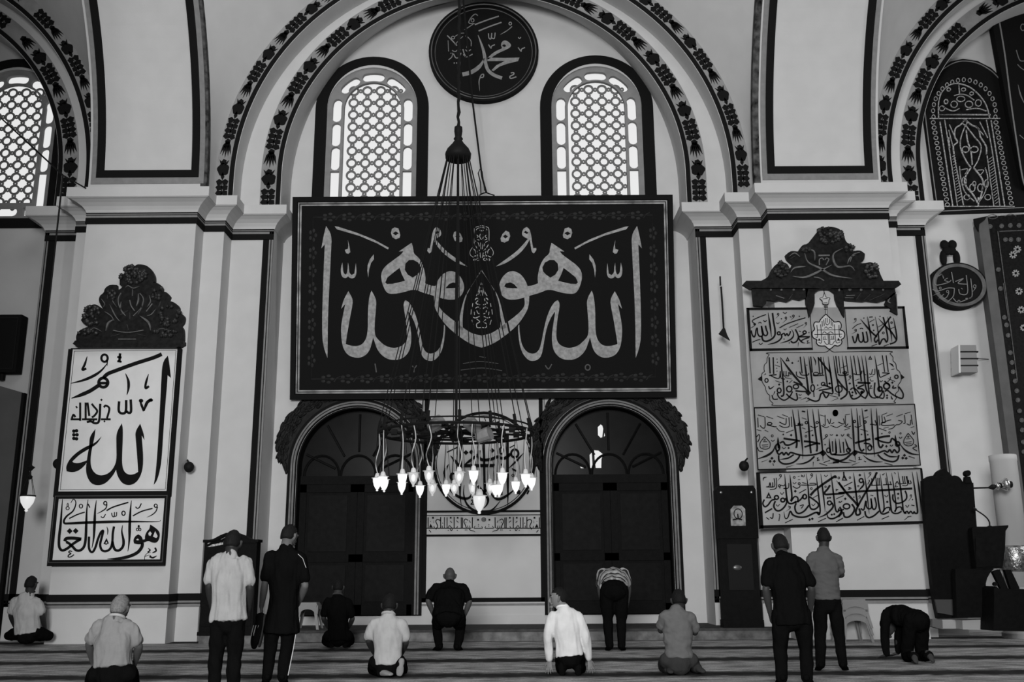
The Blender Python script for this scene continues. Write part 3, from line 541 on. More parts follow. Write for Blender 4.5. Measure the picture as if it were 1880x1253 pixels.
# wall arches, two orders in each bay
def arch_wall(cx, A, y0, y1, x0, x1):
    z0, ro, ri = A
    pts = [(x0, CT - 0.05), (x0, 16), (x1, 16), (x1, CT - 0.05), (cx + ri, CT - 0.05)] + arc(cx, z0, ri, 0, 180, 64) + [(cx - ri, CT - 0.05)]
    pts = [(max(min(a, x1), x0), b) for a, b in pts]
    return MB().prism([pts], y0, y1)
cuts = (-17, -7.2, 6.15, 17)
for nm, cx, x0, x1 in (('left', XL, cuts[0], cuts[1]), ('centre', XC, cuts[1], cuts[2]), ('right', XR, cuts[2], cuts[3])):
    if nm == 'left':
        half = lambda A: [(-17, 16), (x1, 16), (x1, CT - 0.05), (cx + A[2], CT - 0.05)] + arc(cx, A[0], A[2], 0, 128, 44) + [(-17, A[0] + A[2] * 0.8)]
        struct('wall_arch_left', MB().prism([half(A1)], Y1, YB), PLASTER); struct('wall_inner_arch_left', MB().prism([half(A2)], YB, YW), PLASTER)
    elif nm == 'right':
        half = lambda A: [(17, 16), (17, A[0] + A[2] * 0.8)] + arc(cx, A[0], A[2], 52, 180, 44) + [(cx - A[2], CT - 0.05), (x0, CT - 0.05), (x0, 16)]
        struct('wall_arch_right', MB().prism([half(A1)], Y1, YB), PLASTER); struct('wall_inner_arch_right', MB().prism([half(A2)], YB, YW), PLASTER)
    else:
        struct('wall_arch_centre', arch_wall(cx, A1, Y1, YB, x0, x1), PLASTER)
        mb = arch_wall(cx, A2, YB, YW, x0, x1)      # the soffit rises a little towards the back
        mb.v = [(a, b, c + 0.42 * (c - A2[0]) / A2[2]) if abs(b - YW) < 1e-6 and c > A2[0] and abs(math.hypot(a - cx, c - A2[0]) - A2[2]) < 0.01 else (a, b, c) for a, b, c in mb.v]
        struct('wall_inner_arch_centre', mb, PLASTER)

# painted bands of flowers on the arches
def motif(mb, P, s, kind, y):
    """one floral motif: P(u, v) maps along-band / across-band metres to (x, z)"""
    def blob(u, v, ru, rv, n=9, ph=0.0, wav=0.12):
        pts = [P(u + ru * (1 + wav * math.sin(5 * t + ph)) * math.cos(t), v + rv * (1 + wav * math.sin(5 * t + ph)) * math.sin(t)) for t in [2 * math.pi * i / (2 * n) for i in range(2 * n)]]
        mb.prism([pts], y - 0.012, y + 0.002, back=False)
    def leaf(u0, v0, u1, v1, wd):
        du, dv = u1 - u0, v1 - v0; L = math.hypot(du, dv); nu, nv = -dv / L, du / L
        pts = [P(u0, v0), P(u0 + du * .4 + nu * wd, v0 + dv * .4 + nv * wd), P(u1, v1), P(u0 + du * .4 - nu * wd, v0 + dv * .4 - nv * wd)]
        mb.prism([pts], y - 0.012, y + 0.002, back=False)
    if kind == 0:                                   # round bloom with a dark base
        blob(0.0, 0.0, 0.13, 0.11, 11, 0.5, 0.08); leaf(-0.22, 0, -0.05, 0, 0.035); blob(0.16, 0.0, 0.05, 0.045)
        leaf(0.08, -0.02, 0.2, -0.09, 0.02); leaf(0.08, 0.02, 0.2, 0.09, 0.02)
    elif kind == 1:                                 # spray of leaves
        for a in (-0.10, -0.055, 0.0, 0.055, 0.10): leaf(0.17, a * 0.2, -0.19 + abs(a) * 0.7, a, 0.026)
        blob(0.15, 0, 0.06, 0.05)
    else:                                           # paired rosettes on a stem
        for u in (-0.17, -0.055, 0.06, 0.17):
            for v in (-0.055, 0.055): blob(u, v, 0.058, 0.056, 8, u * 9, 0.14)
        leaf(-0.27, 0, 0.27, 0, 0.012)
def floral_band(name, cx, A, y, a0, a1, dark=0.10, leg=None):
    z0, ro, ri = A
    fl_w = ro - ri - dark
    n = 72
    def ring(r0, r1, yy0, yy1):
        return MB().prism([arc(cx, z0, r1, a0, a1, n) + arc(cx, z0, r0, a1, a0, n)], yy0, yy1)
    base = ring(ri + dark, ro, y - 0.006, y + 0.004); dk = ring(ri + 0.01, ri + dark, y - 0.014, y + 0.004); mo = MB()
    rm = (ri + dark + ro) / 2; k = fl_w / 0.30 * 1.2
    foot = z0 - CT
    for s, e in ((0, a0), (180, a1)):
        if abs(e - s) < 1:                          # straight legs down to the cornice
            sg = 1 if s == 0 else -1
            xs = lambda u, v: sorted((cx + sg * u, cx + sg * v))
            base.box(*xs(ri + dark, ro), y - 0.006, y + 0.004, CT - 0.02, z0); dk.box(*xs(ri + 0.01, ri + dark), y - 0.014, y + 0.004, CT - 0.02, z0)
    L = math.radians(abs(a1 - a0)) * rm; step = 0.455; cnt = int((L + 2 * foot) / step); seq = (0, 1, 2)
    for i in range(cnt):
        d = (i + 0.5) * step - foot
        fromleft = d < L / 2
        def P(u, v, d=d, fromleft=fromleft):
            q = d + (u if not fromleft else -u) * -1 * (1 if not fromleft else 1)
            q = d + (u if fromleft else -u) * 1.06
            r = rm + v * k
            if q < 0: return (cx - r, z0 + q) if a1 == 180 else (cx + r * math.cos(math.radians(a1)), z0 + r * math.sin(math.radians(a1)))
            if q > L: return (cx + r, z0 - (q - L)) if a0 == 0 else (cx + r * math.cos(math.radians(a0)), z0 + r * math.sin(math.radians(a0)))
            th = math.radians(a1) - q / rm
            return (cx + r * math.cos(th), z0 + r * math.sin(th))
        j = i if fromleft else cnt - 1 - i
        if (a1 != 180 and d < 0.3) or (a0 != 0 and d > L - 0.3): continue
        if abs(d - L / 2) < 0.2: continue
        motif(mo, P, 1, (2, 0, 1)[j % 3], y - 0.004)
    ob = struct(name, base, PLASTER_GREY)
    struct('painted_flowers', mo, BLACK, ob); struct('dark_edge', dk, BLACK, ob)
floral_band('trim_101', XC, A1, Y1, 0, 180); floral_band('trim_102', XC, A2, YB, 0, 180)
floral_band('trim_103', XL, A1, Y1, 0, 100); floral_band('trim_104', XL, A2, YB, 0, 100)
floral_band('trim_105', XR, A1, Y1, 80, 180); floral_band('trim_106', XR, A2, YB, 80, 180)

# transverse arches springing from the pier faces towards the hall, each with a framed panel on its soffit
RA, ZA = 6.5, 8.5
def sof(x, th, off=0.0): return (x, Y2 - RA + (RA - off) * math.cos(th), ZA + (RA - off) * math.sin(th))
def strip(mb, x0, x1, t0, t1, off, thick=0.02, n=30):
    vs = []; fs = []
    for i in range(n + 1):
        th = t0 + (t1 - t0) * i / n
        vs += [sof(x0, th, off), sof(x1, th, off), sof(x1, th, off - thick), sof(x0, th, off - thick)]
    for i in range(n):
        a, b = 4 * i, 4 * i + 4
        fs += [(a, a + 1, b + 1, b), (a + 1, a + 2, b + 2, b + 1), (a + 2, a + 3, b + 3, b + 2), (a + 3, a, b, b + 3)]
    fs += [(0, 3, 2, 1), (4 * n, 4 * n + 1, 4 * n + 2, 4 * n + 3)]
    return mb.add(vs, fs)
T1 = math.radians(62)
for side, p, (i0, i1) in (('left', PL, (-8.02, -6.30)), ('right', PR, (5.20, 6.98))):
    f0, f1 = p['f']
    ob = struct('transverse_arch_' + side, strip(MB(), i0 - 0.30, i1 + 0.30, 0, T1, 0.0, 1.2), PLASTER)
    tb = 0.045
    fr = MB(); w1 = 0.15
    for x0, x1, t0, t1 in ((i0 - w1, i0, tb, T1), (i1, i1 + w1, tb, T1), (i0, i1, tb, tb + w1 / RA)):
        strip(fr, x0, x1, t0, t1, 0.03, 0.03)
    struct('panel_frame', fr, BLACK, ob)
    g = MB()
    for x0, x1, t0, t1 in ((i0 - w1 - 0.10, i0 - w1, tb - 0.02, T1), (i1 + w1, i1 + w1 + 0.10, tb - 0.02, T1), (i0 - w1, i1 + w1, tb - 0.02, tb)):
        strip(g, x0, x1, t0, t1, 0.015, 0.015)
    struct('frame_line', g, GREYLINE, ob)
    # pendentives: ruled surfaces from the arch edge to the ring of the wall arch
    for sgn, cx in ((-1, XL if side == 'left' else XC), (1, XC if side == 'left' else XR)):
        mb = MB(); n, k = 40, 6; vs = []; fs = []
        for i in range(n + 1):
            th = T1 * i / n; ex = (i0 - 0.30) if sgn < 0 else (i1 + 0.30)
            E = Vector(sof(ex, th, -0.10)); E.z = max(E.z, CT)
            dz = E.z - A1[0]; rr = A1[1] + 0.0
            wx = math.sqrt(max(rr * rr - dz * dz, 0.05)) if dz > 0 else rr
            if dz > rr * 0.985: dz = rr * 0.985; wx = rr * 0.17
            W = Vector((cx - sgn * wx, Y1, A1[0] + dz if dz > 0 else E.z))
            for j in range(k + 1):
                t = j / k; q = E.lerp(W, t); q.y += 0.25 * math.sin(math.pi * t) * (1 - i / n) * 0.3
                vs.append(q)
        for i in range(n):
            for j in range(k):
                a = i * (k + 1) + j; fs.append((a, a + 1, a + k + 2, a + k + 1))
        mb.add(vs, fs); struct('pendentive_%s_%s' % (side, 'outer' if (sgn < 0) == (side == 'left') else 'inner'), mb, PLASTER, None, True)
    e = MB(); ex = i1 + 0.30 if side == 'left' else i0 - 0.30
    strip(e, ex - 0.11, ex + 0.012, 0.01, T1, 0.012, 0.14)
    struct('arch_edge', e, mat('edge_paint', 0.06, 0.9, 0.9, 7, spec=0.1), ob)

# windows
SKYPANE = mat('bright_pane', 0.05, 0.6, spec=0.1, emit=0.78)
LATT = mat('plaster_lattice', 0.17, 0.9, spec=0.1)
FRAMEP = mat('window_plaster', 0.22, 0.9, 0.1, 6, spec=0.1)
def slot(path_pts, hw):
    """rounded slot following a short path of (x, z) points"""
    n = len(path_pts); Lf, Rt = [], []
    nr = []
    for i, p in enumerate(path_pts):
        a, b = path_pts[max(i - 1, 0)], path_pts[min(i + 1, n - 1)]
        dx, dz = b[0] - a[0], b[1] - a[1]; L = math.hypot(dx, dz); nr.append((-dz / L, dx / L, dx / L, dz / L))
    for p, q in zip(path_pts, nr): Lf.append((p[0] + q[0] * hw, p[1] + q[1] * hw)); Rt.append((p[0] - q[0] * hw, p[1] - q[1] * hw))
    def capp(p, q, sg):
        return [(p[0] + hw * (q[0] * math.cos(t) * sg + q[2] * math.sin(t) * sg), p[1] + hw * (q[1] * math.cos(t) * sg + q[3] * math.sin(t) * sg)) for t in [math.pi * k / 6 for k in range(1, 6)]]
    return Lf + capp(path_pts[-1], nr[-1], 1) + list(reversed(Rt)) + capp(path_pts[0], nr[0], -1)
for wi, (c, z, s) in enumerate(WIN):
    surround = MB().prism([arched(c, 1.25, z, s, 32), arched(c, 1.0, z + 0.22, s, 28, 1.06)], YW - 0.03, YW + 0.02)
    ob = struct('window_%d' % (wi + 1), surround, BLACK)
    zb = z + 0.22
    holes = [arched(c, 0.63, zb + 0.38, s + 0.03, 22)]
    R = 0.79; hw = 0.098
    for a in (90, 49, 131):
        holes.append(slot([(c + R * math.cos(math.radians(a + t)), s + R * 1.0 * math.sin(math.radians(a + t))) for t in (-11, -5, 0, 5, 11)], hw))
    for sg in (-1, 1):
        holes.append(slot([(c + sg * R, s - 0.32 + 0.12), (c + sg * R, s + 0.08), (c + sg * R * 0.985, s + 0.16)], hw))
        zz = s - 0.42
        while zz - 0.36 > zb + 0.75:
            holes.append(slot([(c + sg * R, zz - 0.36), (c + sg * R, zz)], hw)); zz -= 0.565
        holes.append([(c + sg * (R + hw), zb + 0.08), (c + sg * (R + hw), zz + 0.08), (c + sg * (R - hw), zz + 0.08), (c + sg * (R - hw), zb + 0.27), (c + sg * 0.46, zb + 0.27), (c + sg * 0.46, zb + 0.08)])
    holes.append(slot([(c - 0.24, zb + 0.175), (c + 0.24, zb + 0.175)], hw))
    plate = MB().prism([arched(c, 1.0, zb - 0.01, s, 28, 1.06)] + holes, YW + 0.05, YW + 0.14)
    struct('slotted_frame', plate, FRAMEP, ob)
    lat = MB(); px, pz = 0.300, 0.290
    rows = int((s + 0.75 - zb) / pz)
    for i in range(-3, 3):
        for j in range(rows + 1):
            x, zz = c + (i + 0.5) * px, s + 0.52 - j * pz
            inside = abs(x - c) < 0.70 and zz > zb + 0.2 and (zz < s or math.hypot(x - c, zz - s) < 0.76)
            if not inside: continue
            lat.tube([(x + 0.097 * math.cos(t), YW + 0.19, zz + 0.097 * math.sin(t)) for t in [2 * math.pi * q / 18 for q in range(18)]], 0.025, 6, closed=True)
            for dx, dz in ((px / 2, 0), (0, -pz / 2)):
                lat.tube([(x + dx + 0.033 * math.cos(t), YW + 0.19, zz + dz + 0.033 * math.sin(t)) for t in [2 * math.pi * q / 10 for q in range(10)]], 0.021, 5, closed=True)
    struct('lattice', lat, LATT, ob)
    struct('pane', MB().prism([arched(c, 1.03, zb - 0.05, s, 24)], YW + 0.26, YW + 0.28), SKYPANE, ob)

# doors: moulded arch, two leaves, fanlight
for di, (c, z, s) in enumerate(DOOR):
    z = 0.37
    ob = struct('door_%d' % (di + 1), MB().prism([arched(c, 1.37, z, s, 40), arched(c, 1.205, z - 0.0, s, 36)], YW - 0.05, YW + 0.02), BLACK)
    g = MB()
    for r0, r1 in ((1.225, 1.262), (1.278, 1.312)):
        g.prism([arched(c, r1, z + 0.02, s, 40), arched(c, r0, z + 0.02, s, 40)], YW - 0.062, YW - 0.04)
    struct('moulding', g, mat('moulding_grey', 0.15, 0.6, 0.2, 8, spec=0.15), ob)
    yd = YW + 0.32
    struct('jamb', MB().prism([arched(c, 1.2, z, s, 36), arched(c, 1.17, z, s, 36)], YW, YW + 0.5), WOOD, ob)
    for k, sg in enumerate((-1, 1)):
        lf = MB(); x0, x1 = sorted((c + sg * 0.003, c + sg * 1.18)); top = 2.95
        lf.box(x0, x1, yd, yd + 0.06, z, top)
        for a, b, e, h in ((x0, x0 + 0.14, z, top), (x1 - 0.14, x1, z, top), (x0, x1, z, z + 0.2), (x0, x1, top - 0.16, top), (x0, x1, 1.4, 1.55)):
            lf.box(a, b, yd - 0.03, yd, e, h)
        lo = struct('leaf', lf, WOOD, ob)
        for e, h in ((z + 0.26, 1.34), (1.61, top - 0.22)):
            struct('leaf_panel', MB().box(x0 + 0.2, x1 - 0.2, yd - 0.022, yd, e, h), mat('door_panel', 0.006, 0.5, 0.3, 9, spec=0.04), lo)
    struct('transom', MB().box(c - 1.17, c + 1.17, yd - 0.05, yd + 0.05, 2.95, 3.12), WOOD, ob)
    tr = MB()
    for k in range(5):
        a = math.radians(18 + 36 * k); tr.tube([(c + 0.5 * math.cos(a), yd - 0.01, 3.12 + 0.5 * math.sin(a)), (c + 1.14 * math.cos(a), yd - 0.01, s - 0.1 + 1.2 * math.sin(a))], 0.025, 5)
    for cx_ in (-0.75, 0.0, 0.75):
        tr.tube([(c + cx_ + 0.36 * math.cos(t), yd - 0.01, 3.12 + 0.42 * math.sin(t)) for t in [math.pi * q / 14 for q in range(15)]], 0.028, 6)
    struct('tracery', tr, WOOD, ob)
    glass = mat('dark_glass', 0.006, 0.25, 0.3, 3, spec=0.06)
    if di == 1:                                     # glowing shapes that imitate window reflections on the right fanlight
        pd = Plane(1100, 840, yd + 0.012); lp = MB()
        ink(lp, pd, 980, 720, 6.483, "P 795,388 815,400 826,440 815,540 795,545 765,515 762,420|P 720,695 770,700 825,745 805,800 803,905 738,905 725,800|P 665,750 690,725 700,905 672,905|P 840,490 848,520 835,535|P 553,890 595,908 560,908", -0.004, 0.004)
        lp.v = [(a + pd.o.x, b + pd.o.y, e_ + pd.o.z) for a, b, e_ in lp.v]; struct('reflection_glow', lp, mat('bright_pane', 0.05), ob)
    struct('fanlight_glass', MB().prism([[(c - 1.17, 3.12), (c + 1.17, 3.12)] + arc(c, s, 1.17, 0, 180, 30)], yd + 0.02, yd + 0.04), glass, ob)

struct('door_backing', MB().box(-6, 5, YW + 0.75, YW + 0.95, 0, 6), BLACK)  # added black sheet, keeps the bright world out of the door gaps
# raised marble step along the niche wall
struct('step_platform', MB().box(-4.55, 4.75, 17.80, YW + 0.01, 0, 0.16), MARBLE)
struct('step_carpet', MB().box(-4.57, 4.77, 17.77, YW + 0.01, 0.16, 0.20), mat('step_carpet', 0.055, 0.9, 0.3, 9, spec=0.1))
struct('trim_301', MB().box(-4.85, 3.77, YW - 0.015, YW + 0.01, 0.19, 0.37), PLASTER)
# ruled frame between the doors
gd, gg = MB(), MB()
for x0, x1, z0, z1 in ((-1.80, -1.72, 0.62, 4.68), (0.54, 0.62, 0.62, 4.68), (-1.80, 0.62, 0.62, 0.70), (-1.72, 0.54, 1.882, 1.922), (-1.72, 0.54, 2.352, 2.39)):
    gd.box(x0, x1, YW - 0.02, YW + 0.01, z0, z1)
for x0, x1, z0, z1 in ((-1.83, 0.65, 0.55, 0.59), (-1.845, -1.82, 0.55, 4.68), (0.64, 0.665, 0.55, 4.68)):
    gg.box(x0, x1, YW - 0.012, YW + 0.01, z0, z1)
trim(gg, GREYLINE); trim(gd, BLACK)
def framed(mb, x0, x1, z0, z1, w, y0, y1):
    return mb.prism([[(x0, z0), (x1, z0), (x1, z1), (x0, z1)], [(x0 + w, z0 + w), (x1 - w, z0 + w), (x1 - w, z1 - w), (x0 + w, z1 - w)]], y0, y1)
# great black panel hung over the doors, leaning forward
pl = Plane(887, 735, YW - 0.10, math.atan(0.62 / 4.2))
r = pl.root('calligraphy_board')
tag(r, 'huge black framed panel with mirrored grey Arabic calligraphy hung above the two arched doors', 'calligraphy panel')
x0, x1, z0, z1 = pl.rect((538, 363), (1235.5, 359), (533.5, 735), (1240.5, 730))
framed(MB(), x0, x1, z0, z1, 0.10, -0.06, 0.03).build('frame', BLACK, r)
MB().prism([[(x0 + 0.08, z0 + 0.08), (x1 - 0.08, z0 + 0.08), (x1 - 0.08, z1 - 0.08), (x0 + 0.08, z1 - 0.08)]], -0.012, 0.02).build('field', BLACK, r)
g = framed(MB(), x0 + 0.115, x1 - 0.115, z0 + 0.125, z1 - 0.115, 0.022, -0.045, -0.01); framed(g, x0 + 0.155, x1 - 0.155, z0 + 0.165, z1 - 0.155, 0.03, -0.035, -0.01)
g.build('gilt_line', mat('worn_gilt', 0.24, 0.5, 0.7, 4, spec=0.3), r)
ink(MB(), pl, 870, 350, 4.947, BIG, -0.02, -0.008, mirror=70).build('lettering', GOLD, r)
cl = ink(MB(), pl, 840, 400, 5.7, COLUMN, -0.018, -0.008, mirror=252)
cl.build('small_lettering', mat('pale_gilt', 0.45, 0.6, spec=0.2), r)
ink(MB(), pl, 0, 0, 1, "S 2.2 688.5,668 691,684|S 2 757,672 761,676 765,671|S 2 760,675 760,684|S 2 1001,671 1007,678 1013,669|R 1079,675,4.5,5,2.2|S 1.2 850,668 880,664 915,668|S 1.2 846,680 885,676 922,681|S 1.2 880,655 892,657", -0.018, -0.008).build('date_figures', mat('dim_gilt', 0.08, 0.7, spec=0.1), r)
bo = MB()
for i in range(17):
    for zf in (0, 1):
        x = x0 + 0.75 + i * (x1 - x0 - 1.5) / 16; z = (z1 - 0.42) if zf == 0 else (z0 + 0.42)
        for k in range(5): bo.ball((x + 0.10 * math.cos(k * 1.257), -0.014, z + 0.07 * math.sin(k * 1.257)), 0.045, 0.006, 0.03, 6, 4)
        bo.tube([(x + 0.14, -0.015, z - 0.06), (x + 0.2, -0.015, z + 0.02), (x + 0.27, -0.015, z + 0.05)], 0.012, 4)
for i in range(8):
    for xx in (x0 + 0.42, x1 - 0.42):
        z = z0 + 0.8 + i * (z1 - z0 - 1.6) / 7
        for k in range(5): bo.ball((xx + 0.06 * math.cos(k * 1.257), -0.014, z + 0.10 * math.sin(k * 1.257)), 0.03, 0.006, 0.045, 6, 4)
bo.tube([(x0 + 0.42, -0.012, z0 + 0.42), (x1 - 0.42, -0.012, z0 + 0.42), (x1 - 0.42, -0.012, z1 - 0.42), (x0 + 0.42, -0.012, z1 - 0.42)], 0.012, 4, closed=True)
bo.build('border_flowers', mat('faded_flower', 0.026, 0.8, 0.3, 9, spec=0.1), r)

# two framed panels on the left pier
YP = Y2 - 0.05
pl = Plane(220, 900, YP)
r = pl.root('calligraphy_board'); tag(r, 'tall white panel with one large black Arabic word on the left pier', 'calligraphy panel')
x0, x1, z0, z1 = pl.rect((135.5, 642), (327, 641), (106, 901.5), (307, 904))
MB().prism([[(x0 - 0.02, z0 - 0.02), (x1 + 0.02, z0 - 0.02), (x1 + 0.02, z1 + 0.02), (x0 - 0.02, z1 + 0.02)]], -0.008, 0.04).build('field', PAPER, r)
fr = MB(); fr.box(x0 - 0.07, x0, -0.04, 0.045, z0 - 0.1, z1); fr.box(x1, x1 + 0.07, -0.04, 0.045, z0 - 0.1, z1); fr.box(x0, x1, -0.04, 0.045, z0 - 0.1, z0); fr.box(x0 - 0.03, x1 + 0.03, -0.03, 0.045, z1, z1 + 0.02)
fr.build('frame', BLACK, r)
framed(MB(), x0 + 0.03, x1 - 0.03, z0 + 0.03, z1 - 0.03, 0.008, -0.012, -0.006).build('fine_line', INK, r)
ink(MB(), pl, 80, 630, 4.475, ALLAH, -0.016, -0.006).build('lettering', INK, r)
r = pl.root('calligraphy_board'); tag(r, 'wide white panel with black Arabic lines crossed by a long bar below the tall one', 'calligraphy panel')
x0, x1, z0, z1 = pl.rect((107.7, 915), (303.4, 916.5), (97.7, 1026.6), (295.8, 1030))
xa, xb, za, zb = pl.rect((103, 903.5), (312, 905), (87.6, 1038), (303, 1041))
MB().prism([[(x0 - 0.02, z0 - 0.02), (x1 + 0.02, z0 - 0.02), (x1 + 0.02, z1 + 0.02), (x0 - 0.02, z1 + 0.02)]], -0.008, 0.04).build('field', PAPER, r)
MB().prism([[(xa, za), (xb, za), (xb, zb - 0.02), (xa, zb - 0.02)], [(x0, z0), (x1, z0), (x1, z1), (x0, z1)]], -0.05, 0.045).build('frame', BLACK, r)
framed(MB(), x0 - 0.05, x1 + 0.05, z0 - 0.05, z1 + 0.05, 0.012, -0.056, -0.045).build('frame_line', mat('frame_glint', 0.06, 0.5, spec=0.3), r)
ink(MB(), pl, 80, 880, 7.231, HUWA, -0.016, -0.006).build('lettering', INK, r)

# round board at the top of the niche
pl = Plane(888, 96, YW - 0.10)
r = pl.root('round_board'); tag(r, 'round black board with grey Arabic letters high up between the two windows', 'calligraphy roundel')
circ = lambda q, n=56: [(q * math.cos(2 * math.pi * i / n), q * math.sin(2 * math.pi * i / n)) for i in range(n)]
MB().prism([circ(1.19)], -0.01, 0.085).build('field', BLACK, r)
MB().prism([circ(1.225), circ(1.13)], -0.06, 0.088).build('rim', BLACK, r)
g = MB(); g.tube([(1.165 * math.cos(t), -0.062, 1.165 * math.sin(t)) for t in [2 * math.pi * i / 64 for i in range(64)]], 0.012, 6, closed=True)
g.tube([(1.085 * math.cos(t), -0.014, 1.085 * math.sin(t)) for t in [2 * math.pi * i / 64 for i in range(64)]], 0.008, 6, closed=True)
g.build('rim_line', mat('rim_glint', 0.10, 0.4, 0.5, 3, spec=0.4), r)
ink(MB(), pl, 790, 0, 6.595, MUHAMMAD, -0.02, -0.008).build('lettering', mat('grey_gilt', 0.2, 0.6, 0.2, 12, spec=0.2), r)

# ring inscription and the strip below it, on the wall between the doors
pl = Plane(888.5, 850, YW - 0.012)
r = pl.root('wall_inscription'); tag(r, 'round Arabic inscription inside a black ring behind the chandelier', 'wall inscription')
R0_ = (pl(983.5, 850)[0] - pl(794, 850)[0]) / 2
MB().prism([circ(R0_), circ(R0_ - 0.055)], -0.02, 0.012).build('ring', INK, r)
MB().tube([((R0_ - 0.085) * math.cos(t), -0.004, (R0_ - 0.085) * math.sin(t)) for t in [2 * math.pi * i / 64 for i in range(64)]], 0.007, 5, closed=True).build('fine_ring', INK, r)
ink(MB(), pl, 780, 740, 5.968, ROUND, -0.01, 0.008).build('lettering', INK, r)
r = pl.root('wall_inscription'); tag(r, 'long narrow strip of mirrored square Arabic script between the doors', 'wall inscription')
x0, x1, z0, z1 = pl.rect((776.4, 945.5), (999.8, 946), (776.4, 983), (999.8, 983))
MB().prism([[(x0, z0), (x1, z0), (x1, z1), (x0, z1)]], -0.004, 0.01).build('field', mat('strip_ground', 0.44, 0.85, 0.1, 4, spec=0.1), r)
framed(MB(), x0, x1, z0, z1, 0.014, -0.012, 0.0).build('border', INK, r)
k = ink(MB(), pl, 770, 935, 7.833, KUFI, -0.012, -0.003, mirror=925); k.build('lettering', INK, r)
ink(MB(), pl, 770, 935, 7.833, "B 925,152,36,34", -0.014, -0.003).build('rosette', mat('rosette_grey', 0.10, 0.8, 0.5, 30, spec=0.1), r)

# panels of the right pier
pl = Plane(1530, 700, YP)
r = pl.root('calligraphy_board'); tag(r, 'grey aged board with two framed texts a lobed medallion and a cartouche of tall strokes', 'calligraphy board')
AGED = mat('aged_ground', 0.27, 0.9, 0.16, 2.0, spec=0.1)
tl, tr_, bl, br = pl(1371, 566), pl(1660, 564), pl(1384, 748), pl(1678, 742)
MB().prism([[bl, br, tr_, tl]], -0.004, 0.04).build('field', AGED, r)
fr = MB()
def pxbox(mb, pts, y0=-0.02, y1=0.0): return mb.prism([[pl(*p) for p in pts]], y0, y1)
for q in (((1370, 566), (1490, 565), (1490, 569), (1373, 570)), ((1370, 566), (1375, 566), (1380.5, 645), (1376, 645)), ((1376, 641), (1491.5, 639), (1492, 643), (1376, 645.5)), ((1486, 569), (1487, 569), (1491.5, 640), (1490.5, 640)),
          ((1549, 564), (1660, 563), (1660, 567), (1549, 568)), ((1656, 564), (1660, 563), (1668, 641), (1663, 641)), ((1555, 638), (1668, 636.5), (1668, 641), (1555, 642)), ((1550, 568), (1551, 568), (1557, 640), (1556, 640))): pxbox(fr, q)
fr.build('text_frame', INK, r)
le = MB(); ink(le, pl, 1365, 560, 11.394, RASUL, k=1.1); ink(le, pl, 1480, 520, 8.95, ILAHA, k=1.1); ink(le, pl, 1385, 640, 11.394, CART_OUT_L); ink(le, pl, 1520, 640, 11.394, CART_OUT_R)
ink(le, pl, 1385, 640, 11.394, CART_L, k=1.12); ink(le, pl, 1520, 640, 11.394, CART_R, k=1.12); le.build('lettering', INK, r)
me = ink(MB(), pl, 1480, 520, 8.95, "P " + FINIAL_OUT + "|P 300,155 330,230 392,245 375,282 360,345 280,345 265,290 225,250 275,230|P 318,345 338,345 345,520 322,520", -0.010, 0.0)
m_ = me.build('medallion', mat('medallion_pale', 0.46, 0.85, 0.05, 3, spec=0.1), r); m_['label'] = 'pale lobed medallion with a pointed tip'
fi = ink(MB(), pl, 1480, 520, 8.95, "S 15 " + FINIAL_OUT + " 335,512|S 8 300,155 330,230 392,245 375,282 360,345 280,345 265,290 225,250 275,230 300,155|S 7 318,345 322,520|S 7 338,345 345,520|S 10 295,375 355,375|S 10 300,400 355,400|S 10 300,430 352,430|S 8 285,325 350,322|S 7 270,260 350,255|S 8 295,110 298,155", -0.016, -0.006)
ink(fi, pl, 1480, 520, 8.95, FINIAL_IN, -0.016, -0.006); fi.build('medallion_lines', INK, r)
r = pl.root('calligraphy_board'); tag(r, 'grey aged board of crowded Arabic with two teardrops near its side edges, third down', 'calligraphy board')
tl, tr_, bl, br = pl(1384, 750), pl(1679, 743), pl(1391, 863), pl(1690, 855)
MB().prism([[bl, br, tr_, tl]], -0.004, 0.04).build('field', AGED, r)
fr = MB()
for q in (((1384, 749), (1679, 742), (1679, 743.5), (1384, 750.5)), ((1384, 750), (1385.3, 750), (1392.3, 863), (1391, 863)), ((1391, 862), (1690, 854), (1690, 855.7), (1391, 863.7)), ((1678, 743), (1679.3, 743), (1690, 855), (1688.6, 855))): pxbox(fr, q)
fr.build('border', INK, r)
le = MB(); ink(le, pl, 1380, 740, 9.6375, VERSE_L, k=1.12); ink(le, pl, 1530, 740, 9.641, VERSE_R, k=1.12); le.build('lettering', INK, r)
r = pl.root('calligraphy_board'); tag(r, 'lowest grey board of large clear Arabic script beside the preaching chair', 'calligraphy board')
tl, tr_, bl, br = pl(1390, 870), pl(1691, 861), pl(1397, 971), pl(1701, 960)
MB().prism([[bl, br, tr_, tl]], -0.004, 0.04).build('field', PAPER2, r)
fr = MB()
for q in (((1389, 868), (1691, 860), (1691, 862), (1389, 870)), ((1389, 869), (1394.5, 869), (1401, 971), (1394.5, 972)), ((1395, 965.5), (1701, 957), (1701, 961.5), (1395, 970.5)), ((1689, 861), (1692, 861), (1702, 961), (1697, 961))): pxbox(fr, q, -0.03, 0.042)
fr.build('frame', INK, r)
le = MB(); ink(le, pl, 1385, 855, 10.442, SULTAN_L, k=1.12); ink(le, pl, 1540, 855, 10.442, SULTAN_R, k=1.12); le.build('lettering', INK, r)

